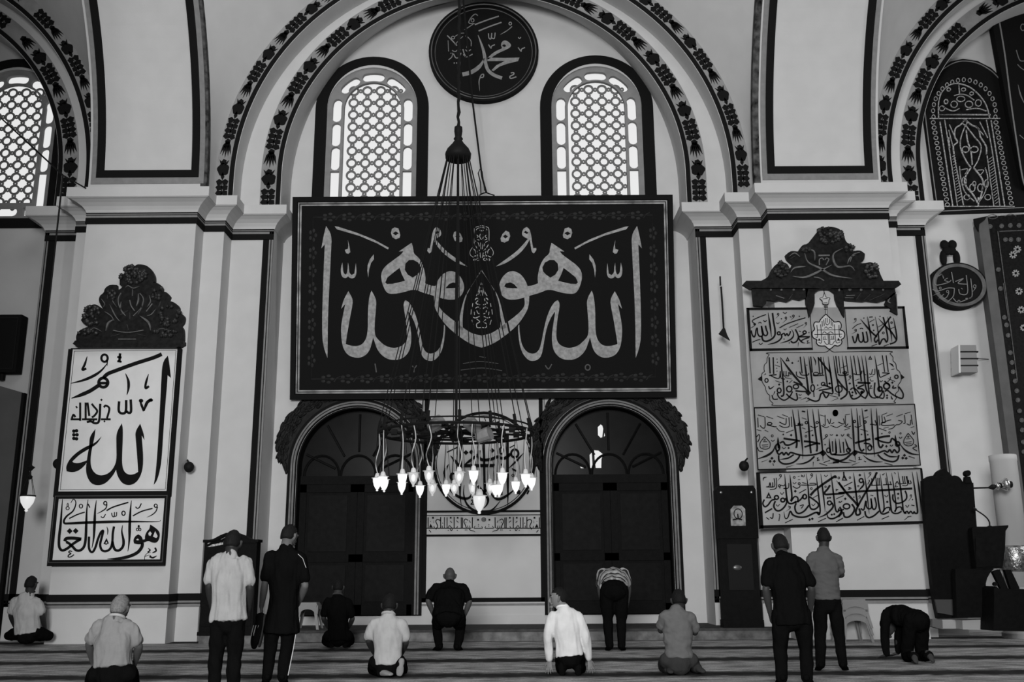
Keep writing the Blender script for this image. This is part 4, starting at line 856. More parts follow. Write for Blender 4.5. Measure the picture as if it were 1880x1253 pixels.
# oval board on the wall of the right bay
pl = Plane(1757, 528, YW - 0.10)
r = pl.root('oval_board'); tag(r, 'oval black board with thin Arabic script and a carved bow on top', 'calligraphy roundel')
cx0, cz0 = pl(1756, 527); rx = 0.60; rz = 0.50
el = lambda k, n=48: [(cx0 + rx * k * math.cos(2 * math.pi * i / n), cz0 + rz * k * math.sin(2 * math.pi * i / n)) for i in range(n)]
MB().prism([el(1.0)], -0.12, 0.09).build('board', BLACK, r)
MB().prism([el(0.93), el(0.80)], -0.14, -0.115).build('rim', mat('rim_grey', 0.09, 0.6, 0.4, 6, spec=0.2), r)
pl2 = Plane(1757, 528, YW - 0.235); rr = pl2.root('tmp'); off = pl2.o - pl.o; bpy.data.objects.remove(rr)
le = ink(MB(), pl2, 1690, 440, 4.82, OVALTXT, -0.006, 0.002, k=0.8)
le.v = [(a + off.x, b + off.y, c + off.z) for a, b, c in le.v]
le.build('lettering', mat('dim_script', 0.16, 0.6, spec=0.2), r)
kn = MB()
for s_ in (-1, 1):
    kn.ball((cx0 - 0.09 + s_ * 0.085, -0.05, cz0 + rz + 0.42), 0.095, 0.06, 0.10); kn.ball((cx0 - 0.09 + s_ * 0.14, -0.05, cz0 + rz + 0.12), 0.075, 0.06, 0.17); kn.ball((cx0 - 0.09 + s_ * 0.05, -0.05, cz0 + rz + 0.28), 0.10, 0.06, 0.10)
kn.build('carved_bow', BLACK, r, True)
# ---------------------------------------------------------------- carved work and fittings
def leafy(mb, c, L, w, d, ang, y):
    """one carved leaf on the wall plane: centre c (x, z), length, width, thickness, direction"""
    n = 8; vs = []; ca, sa = math.cos(ang), math.sin(ang)
    for i in range(n):
        t = 2 * math.pi * i / n; u, v = L / 2 * math.cos(t), w / 2 * math.sin(t)
        vs.append((c[0] + u * ca - v * sa, y, c[1] + u * sa + v * ca))
    for i in range(n):
        t = 2 * math.pi * i / n; u, v = L / 3.2 * math.cos(t), w / 3.2 * math.sin(t)
        vs.append((c[0] + u * ca - v * sa, y - d * 0.8, c[1] + u * sa + v * ca))
    vs.append((c[0], y - d, c[1])); fs = [tuple(range(n))]
    for i in range(n):
        j = (i + 1) % n; fs += [(i, j, n + j, n + i), (n + i, n + j, 2 * n)]
    mb.add(vs, fs)
CARVED = mat('carved_dark', 0.008, 0.55, 0.6, 14, spec=0.12)
rnd = random.Random(3)
for di, (c, z, s) in enumerate(DOOR):
    for side in (-1, 1):
        mb = MB()
        for i in range(150):
            t = rnd.random(); a = math.radians(96 + 88 * t)
            wmax = 0.42 * (0.35 + 0.65 * math.sin(math.pi * min(1, (1 - t) * 0.75 + 0.08)))
            if t > 0.8: wmax *= (1.02 - t) / 0.22
            r = 1.40 + wmax * (0.12 + 0.76 * rnd.random())
            p = (c - side * -1 * r * math.cos(a) * -1, s + r * math.sin(a)) if False else (c + side * (-r * math.cos(a)), s + r * math.sin(a))
            ang = (math.pi - a + math.pi / 2 + rnd.uniform(-0.4, 0.4)) if side > 0 else (a + math.pi / 2 + rnd.uniform(-0.4, 0.4))
            leafy(mb, p, rnd.uniform(0.16, 0.26), rnd.uniform(0.05, 0.09), rnd.uniform(0.025, 0.06), ang, YW - 0.004)
        n = 24; inn, out = [], []
        for i in range(n + 1):
            t = i / n; a = math.radians(96 + 88 * t); wmax = 0.36 * (0.35 + 0.65 * math.sin(math.pi * min(1, (1 - t) * 0.75 + 0.08)))
            if t > 0.8: wmax *= (1.02 - t) / 0.22
            inn.append((c - side * 1.38 * math.cos(a), s + 1.38 * math.sin(a))); out.append((c - side * (1.38 + wmax) * math.cos(a), s + (1.38 + wmax) * math.sin(a)))
        mb.prism([inn + list(reversed(out))], YW - 0.02, YW + 0.005)
        o = mb.build('carved_foliage', CARVED)
        which = ('left' if di == 0 else 'right', 'left' if side < 0 else 'right')
        tag(o, 'dark carved leaf spray on the %s shoulder of the %s arched door' % (which[1], which[0]), 'wall carving', 'leaf carvings over the doors')

def crest(name, label, pl, ox, oy, s, outline, bars, scroll, clusters, hang=None):
    r = pl.root(name); tag(r, label, 'carved crest')
    ink(MB(), pl, ox, oy, s, outline, -0.05, 0.045).build('carved_body', CARVED, r)
    ink(MB(), pl, ox, oy, s, bars, -0.14, 0.045).build('moulding', CARVED, r)
    sc = ink(MB(), pl, ox, oy, s, scroll, -0.085, -0.05); sc.build('scroll_highlights', mat('gold_relief_highlight', 0.10, 0.5, 0.4, 9, spec=0.3), r)  # pale strokes paint highlights onto the carved scrolls
    fl_ = MB(); q = random.Random(5)
    for (cx, cy, rx, ry, n) in clusters:
        for i in range(n):
            t = 2 * math.pi * q.random(); k = math.sqrt(q.random()); x, z = pl(ox + (cx + rx * k * math.cos(t)) / s, oy + (cy + ry * k * math.sin(t)) / s)
            rad = q.uniform(0.028, 0.045); fl_.ball((x, -0.06, z), rad, 0.05, rad, 8, 5)
            for m_ in range(5): fl_.ball((x + rad * 0.8 * math.cos(m_ * 1.26), -0.07, z + rad * 0.8 * math.sin(m_ * 1.26)), rad * 0.42, 0.035, rad * 0.42, 6, 4)
    fl_.build('carved_flowers', mat('carved_flower', 0.022, 0.4, 0.6, 18, spec=0.45), r)
    if hang: hang(r)
    return r
crest('carved_crest', 'dark carved crest of flowers tapering to a rounded top above the tall white panel', Plane(240, 620, YP), 130, 480, 7.595,
 "P 75,1105 70,1040 110,970 170,940 240,910 170,870 140,820 180,760 215,740 215,670 280,610 340,595 400,630 450,670 385,560 400,480 460,440 470,380 540,325 640,330 640,400 690,390 720,350 680,330 680,220 720,190 780,130 880,80 920,40 1000,45 1060,60 1120,110 1170,200 1170,280 1140,300 1210,300 1275,350 1280,420 1340,430 1385,490 1360,560 1400,555 1470,590 1515,640 1510,710 1560,740 1590,780 1575,860 1540,900 1575,950 1575,1105",
 "P 25,1150 60,1105 1565,1105 1565,1150 1470,1205 100,1205",
 "S 24be 600,810 520,860 485,970|S 28be 960,760 1080,850 1112,965|S 16be 540,600 620,760 680,835|S 12 1135,590 1050,700|S 12 820,540 840,620 890,692|S 20be 938,445 940,540 912,625|S 8 860,390 855,482|S 12be 688,748 800,682|S 14be 758,365 800,340 870,375 955,345|S 10 590,962 700,985 830,990 1012,960|S 14 660,1086 905,1086|S 14be 820,715 820,805|S 10 960,445 1010,520 985,640 870,760|S 10 700,440 660,520 680,640 760,760|S 14be 1180,430 1175,520|S 14be 520,430 505,520|S 12be 930,1015 1040,1040|S 12be 680,1015 560,1045|S 9 120,1160 1480,1160|S 10be 420,520 470,590 450,640|S 10be 600,400 570,520 640,640|S 10be 1250,560 1220,640|S 12be 1090,470 1110,560 1060,640|S 10be 250,960 330,930 430,980|S 10be 1180,960 1280,940 1400,970|S 12be 470,700 560,760 600,830|S 12be 1190,660 1120,740 1060,760|S 10be 780,880 800,960|S 8be 700,560 690,660 730,740|S 8be 1000,560 980,660 930,740",
 [(890, 200, 180, 120, 46), (320, 760, 130, 140, 26), (1370, 760, 170, 150, 30), (250, 1010, 150, 50, 14), (1330, 1010, 190, 50, 16), (560, 480, 90, 100, 8), (1240, 470, 90, 110, 8)])
def hang(r):
    pl = Plane(1530, 700, YP); off = pl.o - r.location
    k = ink(MB(), pl, 1480, 520, 8.95, "P 600,75 1452,75 1475,165 1380,250 1180,310 1000,290 930,300 700,285 630,270 610,160|P 465,90 612,120 632,560 600,520 560,440 510,340 480,250|P 140,90 140,340 92,480 52,560 30,440 0,330 -10,90|P 1300,330 1340,250 1440,160 1470,165 1506,522 1388,455 1402,420 1312,370|P 140,60 470,60 470,160 400,110 290,85 190,120 140,160", -0.07, 0.0)
    ink(k, pl, 1360, 400, 5.875, "P 120,755 730,755 710,860 640,885 560,870 500,905 420,890 380,900 280,890 272,930 240,960 140,950", -0.07, 0.0)
    g = ink(MB(), pl, 1480, 520, 8.95, "S 16be 900,165 830,262|S 18be 1055,185 950,285|S 20be 1290,175 1040,285|S 10 660,205 800,200|S 9 640,240 780,245|B 545,115,16,20 720,108,26,20 905,112,22,20 1090,108,18,18 1265,112,16,18|S 22be 1385,240 1350,300 1395,330|S 8 1485,180 1500,440", -0.09, -0.07)
    ink(g, pl, 1360, 400, 5.875, "S 12be 560,825 520,880|S 9 380,840 470,870|B 325,778,10,10 440,778,12,10 570,778,12,10 680,775,12,10", -0.09, -0.07)
    for m_ in (k, g): m_.v = [(a + off.x, b + off.y, c + off.z) for a, b, c in m_.v]
    k.build('carved_swags', CARVED, r); g.build('swag_highlights', mat('gold_relief_highlight', 0.075), r)  # swag highlights painted as pale raised strokes
crest('carved_crest', 'wide dark carved crest with ribbons above the grey boards on the right pier', Plane(1520, 515, YP), 1360, 400, 5.875,
 "P 200,690 300,640 330,560 380,500 450,475 510,500 530,560 560,500 500,450 485,400 540,355 620,365 640,330 670,290 720,285 780,210 850,120 950,92 1050,110 1110,160 1130,260 1190,290 1210,360 1290,348 1340,390 1335,450 1290,490 1340,490 1410,475 1480,520 1500,600 1545,690",
 "P 35,705 60,680 1705,680 1732,720 1660,762 120,756",
 "S 20be 690,380 730,480 860,545 990,620 1200,655|S 20be 1100,330 1010,380 1000,450 1050,530 1180,520 1230,570|S 22be 560,630 700,640 880,560 980,510|S 16be 540,590 580,540 700,525|S 16 840,407 960,405|S 10 850,510 850,450 880,435 895,455|S 10 920,510 950,450 925,435 908,455|S 12be 1180,480 1210,400 1290,370|S 12be 1150,500 1180,430 1240,400|S 12be 520,420 580,380 640,420|S 12be 540,440 590,410|S 14be 700,340 790,360 800,460|S 10 790,640 850,650 900,680|S 26 110,722 1680,722",
 [(930, 200, 160, 80, 34), (430, 570, 70, 80, 16), (1400, 580, 80, 80, 20), (690, 340, 50, 40, 6), (1150, 340, 50, 40, 6)], hang)

# cord that carries the great panel
panel = next(o for o in C.objects if o.name == 'calligraphy_board'); inv = (Matrix.Translation(panel.location) @ Matrix.Rotation(panel.rotation_euler.x, 4, 'X')).inverted()
cord = MB(); P = [at(893, 354, 18.72), at(885, 325, 18.6), at(868, 190, 18.4), at(851, 4, 18.2), at(846, -60, 18.1)]
cord.tube([inv @ p for p in P], 0.022, 6); cord.tube([inv @ at(*p, 18.7) for p in ((880, 359), (887, 355), (893, 354), (901, 357), (908, 359))], 0.014, 5)
cord.tube([inv @ at(*p, 18.65) for p in ((883, 357), (882, 335), (878, 318), (881, 311), (885, 315), (887, 330), (890, 350))], 0.013, 5)
cord.build('hanging_cord', METAL, panel)

# ---------------------------------------------------------------- chandelier
CH = Vector((-0.945, 16.0, 3.45)); CR = 1.285
r = empty('chandelier', CH); tag(r, 'black iron ring chandelier with many small glass lamps hanging before the round inscription', 'chandelier')
def clear_glow(name, e, k):
    m = bpy.data.materials.new(name); m.use_nodes = True; nt = m.node_tree; out = nt.nodes['Material Output']; pb = nt.nodes['Principled BSDF']
    pb.inputs['Base Color'].default_value = (0.6, 0.6, 0.6, 1); pb.inputs['Roughness'].default_value = 0.15; pb.inputs['Emission Color'].default_value = (1, 1, 1, 1); pb.inputs['Emission Strength'].default_value = e
    t = nt.nodes.new('ShaderNodeBsdfTransparent'); mx = nt.nodes.new('ShaderNodeMixShader'); mx.inputs[0].default_value = k
    nt.links.new(t.outputs[0], mx.inputs[1]); nt.links.new(pb.outputs[0], mx.inputs[2]); nt.links.new(mx.outputs[0], out.inputs[0]); return m
GLOW, GLOW2 = clear_glow('lit_glass', 0.75, 0.62), clear_glow('dim_lit_glass', 0.35, 0.45); BULB = mat('bulb', 0.1, 0.3, emit=4.0); BULB2 = mat('dim_bulb', 0.3, 0.3, emit=0.8)
FITTING = mat('white_fitting', 0.5, 0.5, emit=0.12)
ring = lambda R, z, rr, n=56: MB().tube([(R * math.cos(2 * math.pi * i / n), R * math.sin(2 * math.pi * i / n), z) for i in range(n)], rr, 6, closed=True)
ring(CR, 0, 0.026).build('outer_ring', METAL, r); ring(CR * 0.62, 0.0, 0.022, 40).build('inner_ring', METAL, r); ring(CR * 0.97, 0.10, 0.014).build('upper_ring', METAL, r)
sp = MB()
for k in range(10):
    a = 2 * math.pi * k / 10 + 0.2; sp.tube([(0.1 * math.cos(a), 0.1 * math.sin(a), 0.02), (CR * math.cos(a), CR * math.sin(a), 0.0)], 0.02, 5)
    sp.ball((CR * 0.62 * math.cos(a), CR * 0.62 * math.sin(a), 0), 0.06, 0.06, 0.05, 8, 5); sp.box(CR * 0.8 * math.cos(a) - 0.05, CR * 0.8 * math.cos(a) + 0.05, CR * 0.8 * math.sin(a) - 0.05, CR * 0.8 * math.sin(a) + 0.05, -0.04, 0.05)
sp.lathe([(0.0, -0.14), (0.09, -0.1), (0.14, 0.0), (0.10, 0.08), (0.03, 0.14)], (0, 0, 0), 14); sp.build('spokes', METAL, r)
TOPZ = 8.42 - CH.z
bell = MB().lathe([(0.225, TOPZ - 0.02), (0.235, TOPZ + 0.08), (0.20, TOPZ + 0.16), (0.11, TOPZ + 0.27), (0.065, TOPZ + 0.34), (0.085, TOPZ + 0.37), (0.06, TOPZ + 0.41), (0.075, TOPZ + 0.52), (0.07, TOPZ + 0.6), (0.02, TOPZ + 0.63)], (0, 0, 0), 18)
bell.build('bell_cap', METAL, r, True)
MB().tube([(0, 0, TOPZ), (0, 0, 0)], 0.024, 6).build('rod', METAL, r)
ch = MB(); zz = TOPZ + 0.6
pts = [(0.012 * math.sin(i * 2.4), 0.0, zz + i * 0.1) for i in range(52)]; ch.tube(pts, [0.028 + 0.008 * (i % 3 == 0) for i in range(52)], 6); ch.build('chain', METAL, r)
for k in range(16):
    a = 2 * math.pi * k / 16 + 0.1
    cb_ = MB().tube([(0.2 * math.cos(a), 0.2 * math.sin(a), TOPZ), ((CR - 0.01) * math.cos(a), (CR - 0.01) * math.sin(a), 0.16), (CR * math.cos(a), CR * math.sin(a), 0.0)], [0.009, 0.009, 0.014], 5)
    cb_.tube([((CR - 0.03) * math.cos(a), (CR - 0.03) * math.sin(a), 0.2), (CR * math.cos(a), CR * math.sin(a), 0.03)], 0.03, 6); cb_.build('cable', METAL, r)
for j in range(7):
    a = 2 * math.pi * j / 7 + 0.35; ib = CR * 0.62
    MB().tube([(0.15 * math.cos(a), 0.15 * math.sin(a), TOPZ), (ib * math.cos(a), ib * math.sin(a), 0.0)], 0.008, 5).build('cable', METAL, r)
def glass_lamp(parent, x, y, z, s, glow, cordtop=None, name='lamp'):
    """urn glass lamp, rim at z"""
    e = empty(name, (x, y, z), 0, parent)
    MB().lathe([(0.012, -0.235), (0.022, -0.225), (0.016, -0.205), (0.03, -0.19), (0.062, -0.13), (0.078, -0.06), (0.082, -0.01), (0.074, 0.0)], (0, 0, 0), 16).build('glass_cup', glow, e, True).scale = (s, s, s)
    MB().lathe([(0.075, -0.006), (0.105, -0.004), (0.108, 0.004), (0.05, 0.012), (0.045, 0.05), (0.03, 0.085), (0.012, 0.09)], (0, 0, 0), 16).build('socket', FITTING, e).scale = (s, s, s)
    if name == 'lamp': MB().ball((0, 0, -0.085 * s), 0.038 * s, 0.038 * s, 0.065 * s, 12, 8).build('bulb', BULB if glow is GLOW else BULB2, e, True)
    if cordtop is not None:
        L = cordtop - z; bend = random.uniform(-0.05, 0.05)
        MB().tube(crom([(0, 0, 0.085 * s), (bend, 0, L * 0.35), (-bend * 0.7, 0, L * 0.7), (random.uniform(-0.03, 0.03), 0, L)], 5), 0.009, 5).build('flex', mat('pale_flex', 0.4, 0.6, emit=0.05), e)
        c3 = MB()
        for k in range(3):
            a = 2 * math.pi * k / 3; c3.tube([(0.1 * s * math.cos(a), 0.1 * s * math.sin(a), 0), (0.02 * math.cos(a), 0.02 * math.sin(a), L)], 0.004, 4)
        c3.build('chain', METAL, e)
    return e
front = [693, 714, 753, 800, 875, 923, 963, 851, 773]; back = [702, 729, 761, 784, 810, 826, 862, 896, 907, 914, 946, 975]
for i, px in enumerate(front + back):
    isf = i < len(front); u = max(-0.985, min(0.985, (px - 837) / 141.0)); a = math.acos(u); sg = -1 if isf else 1
    x, y = CR * math.cos(a), sg * CR * math.sin(a)
    dim = px in (773, 784, 826, 851, 896, 800, 862)
    glass_lamp(r, x, y, -0.74 + random.uniform(-0.03, 0.03), 0.90, GLOW2 if dim else GLOW, 0.0)
c = at(880, 911, 15.6) - CH
e = glass_lamp(r, c.x, c.y, c.z, 1.22, mat('frosted_lit_glass', 0.2, 0.4, emit=0.66), 0.0, 'centre_lamp')
for px, py, an in ((800, 780, 0.5), (868, 782, -0.3), (888, 800, 0.9)):
    p = at(px, py, 15.1) - CH; d = Vector((math.sin(an), -0.35, 0.25)).normalized(); e = empty('spotlight', p, 0, r)
    MB().tube([-d * 0.13, -d * 0.1, d * 0.08, d * 0.12], [0.06, 0.10, 0.115, 0.115], 12).build('drum', mat('grey_drum', 0.22, 0.6, 0.2, 8), e)
    MB().tube([(0, 0, -0.08), (0, 0, -0.2)], 0.012, 5).build('bracket', METAL, e)

# small hanging lamp at the left and the wire that carries it
top = at(128, 322, 17.3); lb = at(51, 912, 17.3)
r = empty('hanging_lamp', (lb.x, lb.y, lb.z)); tag(r, 'single pale glass lamp hanging on a long cord at the far left', 'lamp')
MB().lathe([(0.015, -0.27), (0.03, -0.25), (0.02, -0.225), (0.05, -0.2), (0.105, -0.11), (0.125, -0.02), (0.12, 0.0)], (0, 0, 0), 20).build('glass_shade', mat('frosted_lit_glass', 0.7), r, True)
MB().lathe([(0.118, -0.004), (0.135, 0.0), (0.135, 0.02), (0.118, 0.024)], (0, 0, 0), 20).build('rim', METAL, r)
k = MB()
for i in range(5): k.tube([(0.125 * math.cos(i * 1.257), 0.125 * math.sin(i * 1.257), 0.02), (0.03 * math.cos(i * 1.257), 0.03 * math.sin(i * 1.257), 0.36)], 0.005, 4)
k.build('chain', METAL, r)
MB().lathe([(0.015, 0.30), (0.05, 0.35), (0.02, 0.38), (0.012, 0.45), (0.07, 0.52), (0.02, 0.55), (0.01, 0.6)], (0, 0, 0), 12).build('cap', METAL, r)
MB().tube([(0, 0, 0.5), (0, 0, top.z - lb.z)], 0.016, 6).build('cord', METAL, r)
a, b = at(2, 217, YW - 0.02), at(160, 347, Y2 - 0.30)
t = (17.3 - a.y) / (b.y - a.y); mid = Vector((lb.x, 17.3, top.z))
tag(MB().tube([a, a.lerp(mid, 0.5), mid], 0.016, 6).tube([mid, at(158, 346, 17.36)], 0.014, 6).build('cable', METAL), 'thin black wire slanting from the left window to the pier cornice', 'wire')

# small wall fittings
def ball_light(px, py, Y, label, arm):
    p = at(px, py, Y); o = empty('wall_spotlight', p); tag(o, label, 'spotlight', None)
    MB().ball((0, 0, 0), 0.095, 0.095, 0.10, 12, 8).build('housing', METAL, o, True); MB().tube([(0, 0.02, 0.06), (arm, 0.22, 0.16)], 0.018, 6).build('arm', METAL, o)
ball_light(347, 858, Y1 - 0.2, 'small black ball spotlight on the left pier beside the tall white panel', -0.12)
ball_light(1366, 856, Y1 - 0.2, 'small black ball spotlight above the tall clock', 0.12)
ball_light(107, 852, Y1 - 0.22, 'small black ball spotlight half hidden behind the left edge of the tall white panel', 0.1)
pl = Plane(1328, 560, Y1 - 0.02)
o = pl.root('long_handled_scoop'); tag(o, 'thin dark long-handled scoop hung on the plaster right of the great black panel', 'scoop')
ink(MB(), pl, 1230, 440, 2.85, "S 7 263,192 265,240|S 8 268,246 274,330 282,470", -0.02, 0.01).build('handle', METAL, o)
ink(MB(), pl, 1230, 440, 2.85, "P 276,465 288,465 300,500 314,527 290,512 256,492", -0.04, 0.01).build('blade', METAL, o)

# tall clock on the step
b = at(1360, 1146, 17.83); x0, x1 = at(1322, 1020, 17.83).x, at(1395, 1020, 17.83).x; zt = at(1358, 892, 17.83).z; zb = 0.2; y0 = 17.83; cx = (x0 + x1) / 2
r = empty('tall_clock', (cx, y0 + 0.15, zb)); tag(r, 'tall dark longcase clock with a pale dial standing on the step', 'clock')
W_ = (x1 - x0) / 2; H_ = zt - zb
MB().box(-W_ * 0.92, W_ * 0.92, -0.12, 0.15, 0.12, H_ * 0.62).build('trunk', WOOD, r)
MB().box(-W_ * 1.0, W_ * 1.0, -0.15, 0.16, 0, 0.13).box(-W_ * 0.96, W_ * 0.96, -0.135, 0.155, 0.13, 0.5).build('plinth', WOOD, r)
hd = MB(); hd.prism([[(-W_, H_ * 0.62), (W_, H_ * 0.62), (W_, H_ * 0.97), (W_ * 0.9, H_), (-W_ * 0.9, H_), (-W_, H_ * 0.97)]], -0.15, 0.155); hd.build('hood', WOOD, r)
pd = Plane(1355, 948, y0 - 0.01); q = lambda *p: tuple(a + b for a, b in zip(pd(*p), (pd.o.x - cx, pd.o.z - zb)))
dial = MB().prism([[q(*p) for p in ((1342, 966), (1369, 966), (1368, 935), (1362, 929), (1347, 929), (1341, 936))]], -0.165, -0.15).build('dial', mat('brass_dial', 0.22, 0.45, 0.5, 14, spec=0.4), r)
h = MB()
for p in (((1345, 955), (1355, 953)), ((1355, 953), (1362, 955)), ((1355, 953), (1354, 944))):
    a, b2 = q(*p[0]), q(*p[1]); h.tube([(a[0], -0.172, a[1]), (b2[0], -0.172, b2[1])], 0.012, 4)
h.build('hands', METAL, dial)
c1 = q(1355, 944); MB().tube([(c1[0] + 0.075 * math.cos(t), -0.168, c1[1] + 0.09 * math.sin(t)) for t in [2 * math.pi * i / 20 for i in range(20)]], 0.008, 4, closed=True).build('chapter_ring', METAL, dial)
MB().box(-W_ * 0.62, W_ * 0.62, -0.135, -0.12, 0.65, H_ * 0.58).build('door', mat('case_glass', 0.012, 0.15, spec=0.4), r)
c2 = q(1354, 1043); MB().ball((c2[0], -0.14, c2[1]), 0.085, 0.02, 0.05, 14, 8).build('pendulum', mat('bob_brass', 0.10, 0.35, metal=0.6), r, True)
for s_ in (-1, 1): MB().ball((s_ * W_ * 0.78, -0.16, H_ * 0.95), 0.03, 0.02, 0.03, 8, 5).build('stud', mat('bob_brass', 0.10), r)

# dark cabinet with a curved glazed top at the left of the doors
y0 = 17.55; x0, x1 = at(370, 1060, y0).x, at(470, 1060, y0).x; zt = at(470, 991, y0).z; cx = (x0 + x1) / 2; W_ = (x1 - x0) / 2
r = empty('wooden_cabinet', (cx, y0 + 0.2, 0)); tag(r, 'dark wooden cabinet with curved crest and glazed top at the left of the doors', 'cabinet')
MB().box(-W_ * 0.96, W_ * 0.96, -0.19, 0.06, 0, 0.14).build('plinth', MARBLE, r)
MB().box(-W_ * 0.97, W_ * 0.97, -0.2, 0.07, 0.14, zt - 0.05).box(-W_ * 1.02, W_ * 1.02, -0.22, 0.07, 0.14, 0.2).build('body', WOOD, r)
MB().box(-W_ * 1.02, W_ * 1.03, -0.23, 0.07, zt - 0.05, zt).build('cornice', WOOD, r)
pc = Plane(420, 1000, y0 - 0.01); q = lambda x, y: (pc(x, y)[0] + pc.o.x - cx, pc(x, y)[1] + pc.o.z)
MB().prism([[q(*p) for p in ((378, 993), (392, 990), (405, 983), (415, 979), (432, 978), (448, 984), (462, 991), (470, 993), (470, 998), (378, 998))]], -0.22, 0.02).build('crest', WOOD, r)
MB().prism([[q(*p) for p in ((382, 996), (400, 993), (413, 986), (416, 987), (412, 1000), (392, 1004), (381, 1005))], ], -0.225, -0.20).build('glazing', mat('reflection_glass', 0.42, 0.2, 0.7, 22, spec=0.4), r)  # window reflection painted into the pale glass colour
k = MB(); a = [q(*p) for p in ((381, 1003), (390, 998), (402, 996), (414, 990))]; k.tube([(u, -0.235, v) for u, v in a], 0.022, 6); a = [q(*p) for p in ((381, 996), (398, 993), (408, 988), (416, 983))]; k.tube([(u, -0.235, v) for u, v in a], 0.02, 6); k.build('glazing_bar', WOOD, r)
for s_ in (-1, 1): MB().box(min(s_ * 0.03, s_ * W_ * 0.9), max(s_ * 0.03, s_ * W_ * 0.9), -0.215, -0.2, 0.3, zt - 0.42).build('door', WOOD, r)

# plastic stools
PLASTIC = mat('grey_plastic', 0.20, 0.45, 0.05, 4, spec=0.4)
def stool(x, y, z, rz, label, group, a=0.155, b=0.225):
    r = empty('plastic_stool', (x, y, z), rz); tag(r, label, 'stool', group); h = 0.47
    seat = MB().box(-a, a, -a, a, h - 0.025, h); seat.box(-a - 0.012, a + 0.012, -a - 0.012, a + 0.012, h - 0.055, h - 0.022); seat.build('seat', PLASTIC, r)
    MB().box(-0.05, 0.05, -0.012, 0.012, h, h + 0.001).build('hand_slot', BLACK, r)
    for sx in (-1, 1):
        for sy in (-1, 1):
            lg = MB(); q = []
            for zz, e, w in ((0, b, 0.045), (h - 0.05, a, 0.06)):
                q += [(sx * e, sy * e, zz), (sx * (e - w), sy * e, zz), (sx * (e - w), sy * (e - 0.02), zz), (sx * (e - 0.02), sy * (e - 0.02), zz), (sx * (e - 0.02), sy * (e - w), zz), (sx * e, sy * (e - w), zz)]
            lg.add(q, [(0, 1, 7, 6), (1, 2, 8, 7), (2, 3, 9, 8), (3, 4, 10, 9), (4, 5, 11, 10), (5, 0, 6, 11), (0, 5, 4, 3, 2, 1), (6, 7, 8, 9, 10, 11)]); lg.build('leg', PLASTIC, r)
    for k in range(4):
        m = Matrix.Rotation(k * math.pi / 2, 4, 'Z'); ap = MB()
        e0, e1 = a + 0.028, a + 0.01
        pr = [(-e0, h - 0.2), (-e0 + 0.05, h - 0.2)] + [(math.cos(t) * (e0 - 0.05), h - 0.2 + 0.085 * math.sin(t)) for t in [math.pi - math.pi * i / 8 for i in range(1, 8)]] + [(e0 - 0.05, h - 0.2), (e0, h - 0.2), (e1, h - 0.05), (-e1, h - 0.05)]
        ap.prism([pr], -e0 - 0.004, -e0 + 0.012); ap.v = [tuple(m @ Vector(v)) for v in ap.v]; ap.build('apron', PLASTIC, r)
p = at(1564, 1160, 17.2)
for k, lb in enumerate(('bottom grey plastic stool of the stack standing against the right pier', 'middle grey plastic stool in the stack against the right pier', 'top grey plastic stool of the stack against the right pier')):
    stool(p.x, 17.2, 0.0 + k * 0.115, 0.06, lb, 'stacked plastic stools', 0.20, 0.27)
p = at(562, 1150, 18.3); stool(p.x + 0.05, 18.3, 0.2, 0.0, 'lone grey plastic stool on the step beside the left arched door', None)

# loudspeaker array on the right wall
pl = Plane(1772, 660, YW - 0.45)
r = pl.root('loudspeaker'); tag(r, 'pale loudspeaker of four stacked modules fixed to the wall below the oval board', 'loudspeaker')
GREYBOX = mat('grey_box', 0.2, 0.6, spec=0.3)
for k in range(4):
    za, zb_ = 634 + k * 12.6, 646 + k * 12.6
    q = [pl(*p) for p in ((1762 + k * 0.4, za), (1792 + k * 0.7, za), (1793 + k * 0.8, zb_), (1763 + k * 0.4, zb_))]
    MB().prism([q], 0.0, 0.34).build('module', GREYBOX, r)
for k in range(3):
    a, b2 = pl(1760, 646.3 + k * 12.6), pl(1796, 646.3 + k * 12.6); MB().box(a[0], b2[0], -0.01, 0.35, a[1] - 0.015, a[1] + 0.012).build('strap', METAL, r)
sd = [pl(*p) for p in ((1759, 634), (1762, 634), (1763.5, 685), (1760, 685))]; MB().prism([sd], -0.012, 0.33).build('edge_trim', mat('white_edge', 0.55, 0.5), r)
a, b2 = pl(1794, 654), pl(1829, 652); MB().tube([(a[0], 0.2, a[1]), (b2[0] + 0.05, 0.42, b2[1])], 0.008, 5).build('cable', METAL, r)

# left edge: speaker box and grey partition
pl = Plane(10, 630, YW - 0.32); r = pl.root('wall_speaker'); tag(r, 'black speaker box cut by the left edge of the picture', 'loudspeaker')
q = pl.rect((-30, 576), (35, 580), (-36, 683), (33, 684)); MB().box(q[0], q[1], 0, 0.26, q[2], q[3]).build('cabinet', BLACK, r); framed(MB(), q[0] + 0.03, q[1] - 0.05, q[2] + 0.05, q[3] - 0.06, 0.03, -0.015, 0.0).build('grille_frame', METAL, r)
MB().tube([(-0.1, 0.2, q[2] + 0.05), (-0.12, 0.25, q[2] - 0.12)], 0.06, 8).build('bracket', METAL, r)
tl = at(48, 722, YW - 0.2); r = empty('grey_partition', (tl.x - 1.2, YW - 0.1, 0)); tag(r, 'tall plain grey partition board standing at the left edge under the speaker', 'partition')
GP = mat('grey_board', 0.10, 0.8, 0.08, 2, spec=0.1)
MB().prism([[(-1.4, 0), (1.16, 0), (1.16, tl.z), (-1.4, tl.z + 0.75)]], -0.1, 0.02).build('board', GP, r)
MB().box(1.12, 1.18, -0.12, 0.03, 0, tl.z).build('edge_post', BLACK, r)

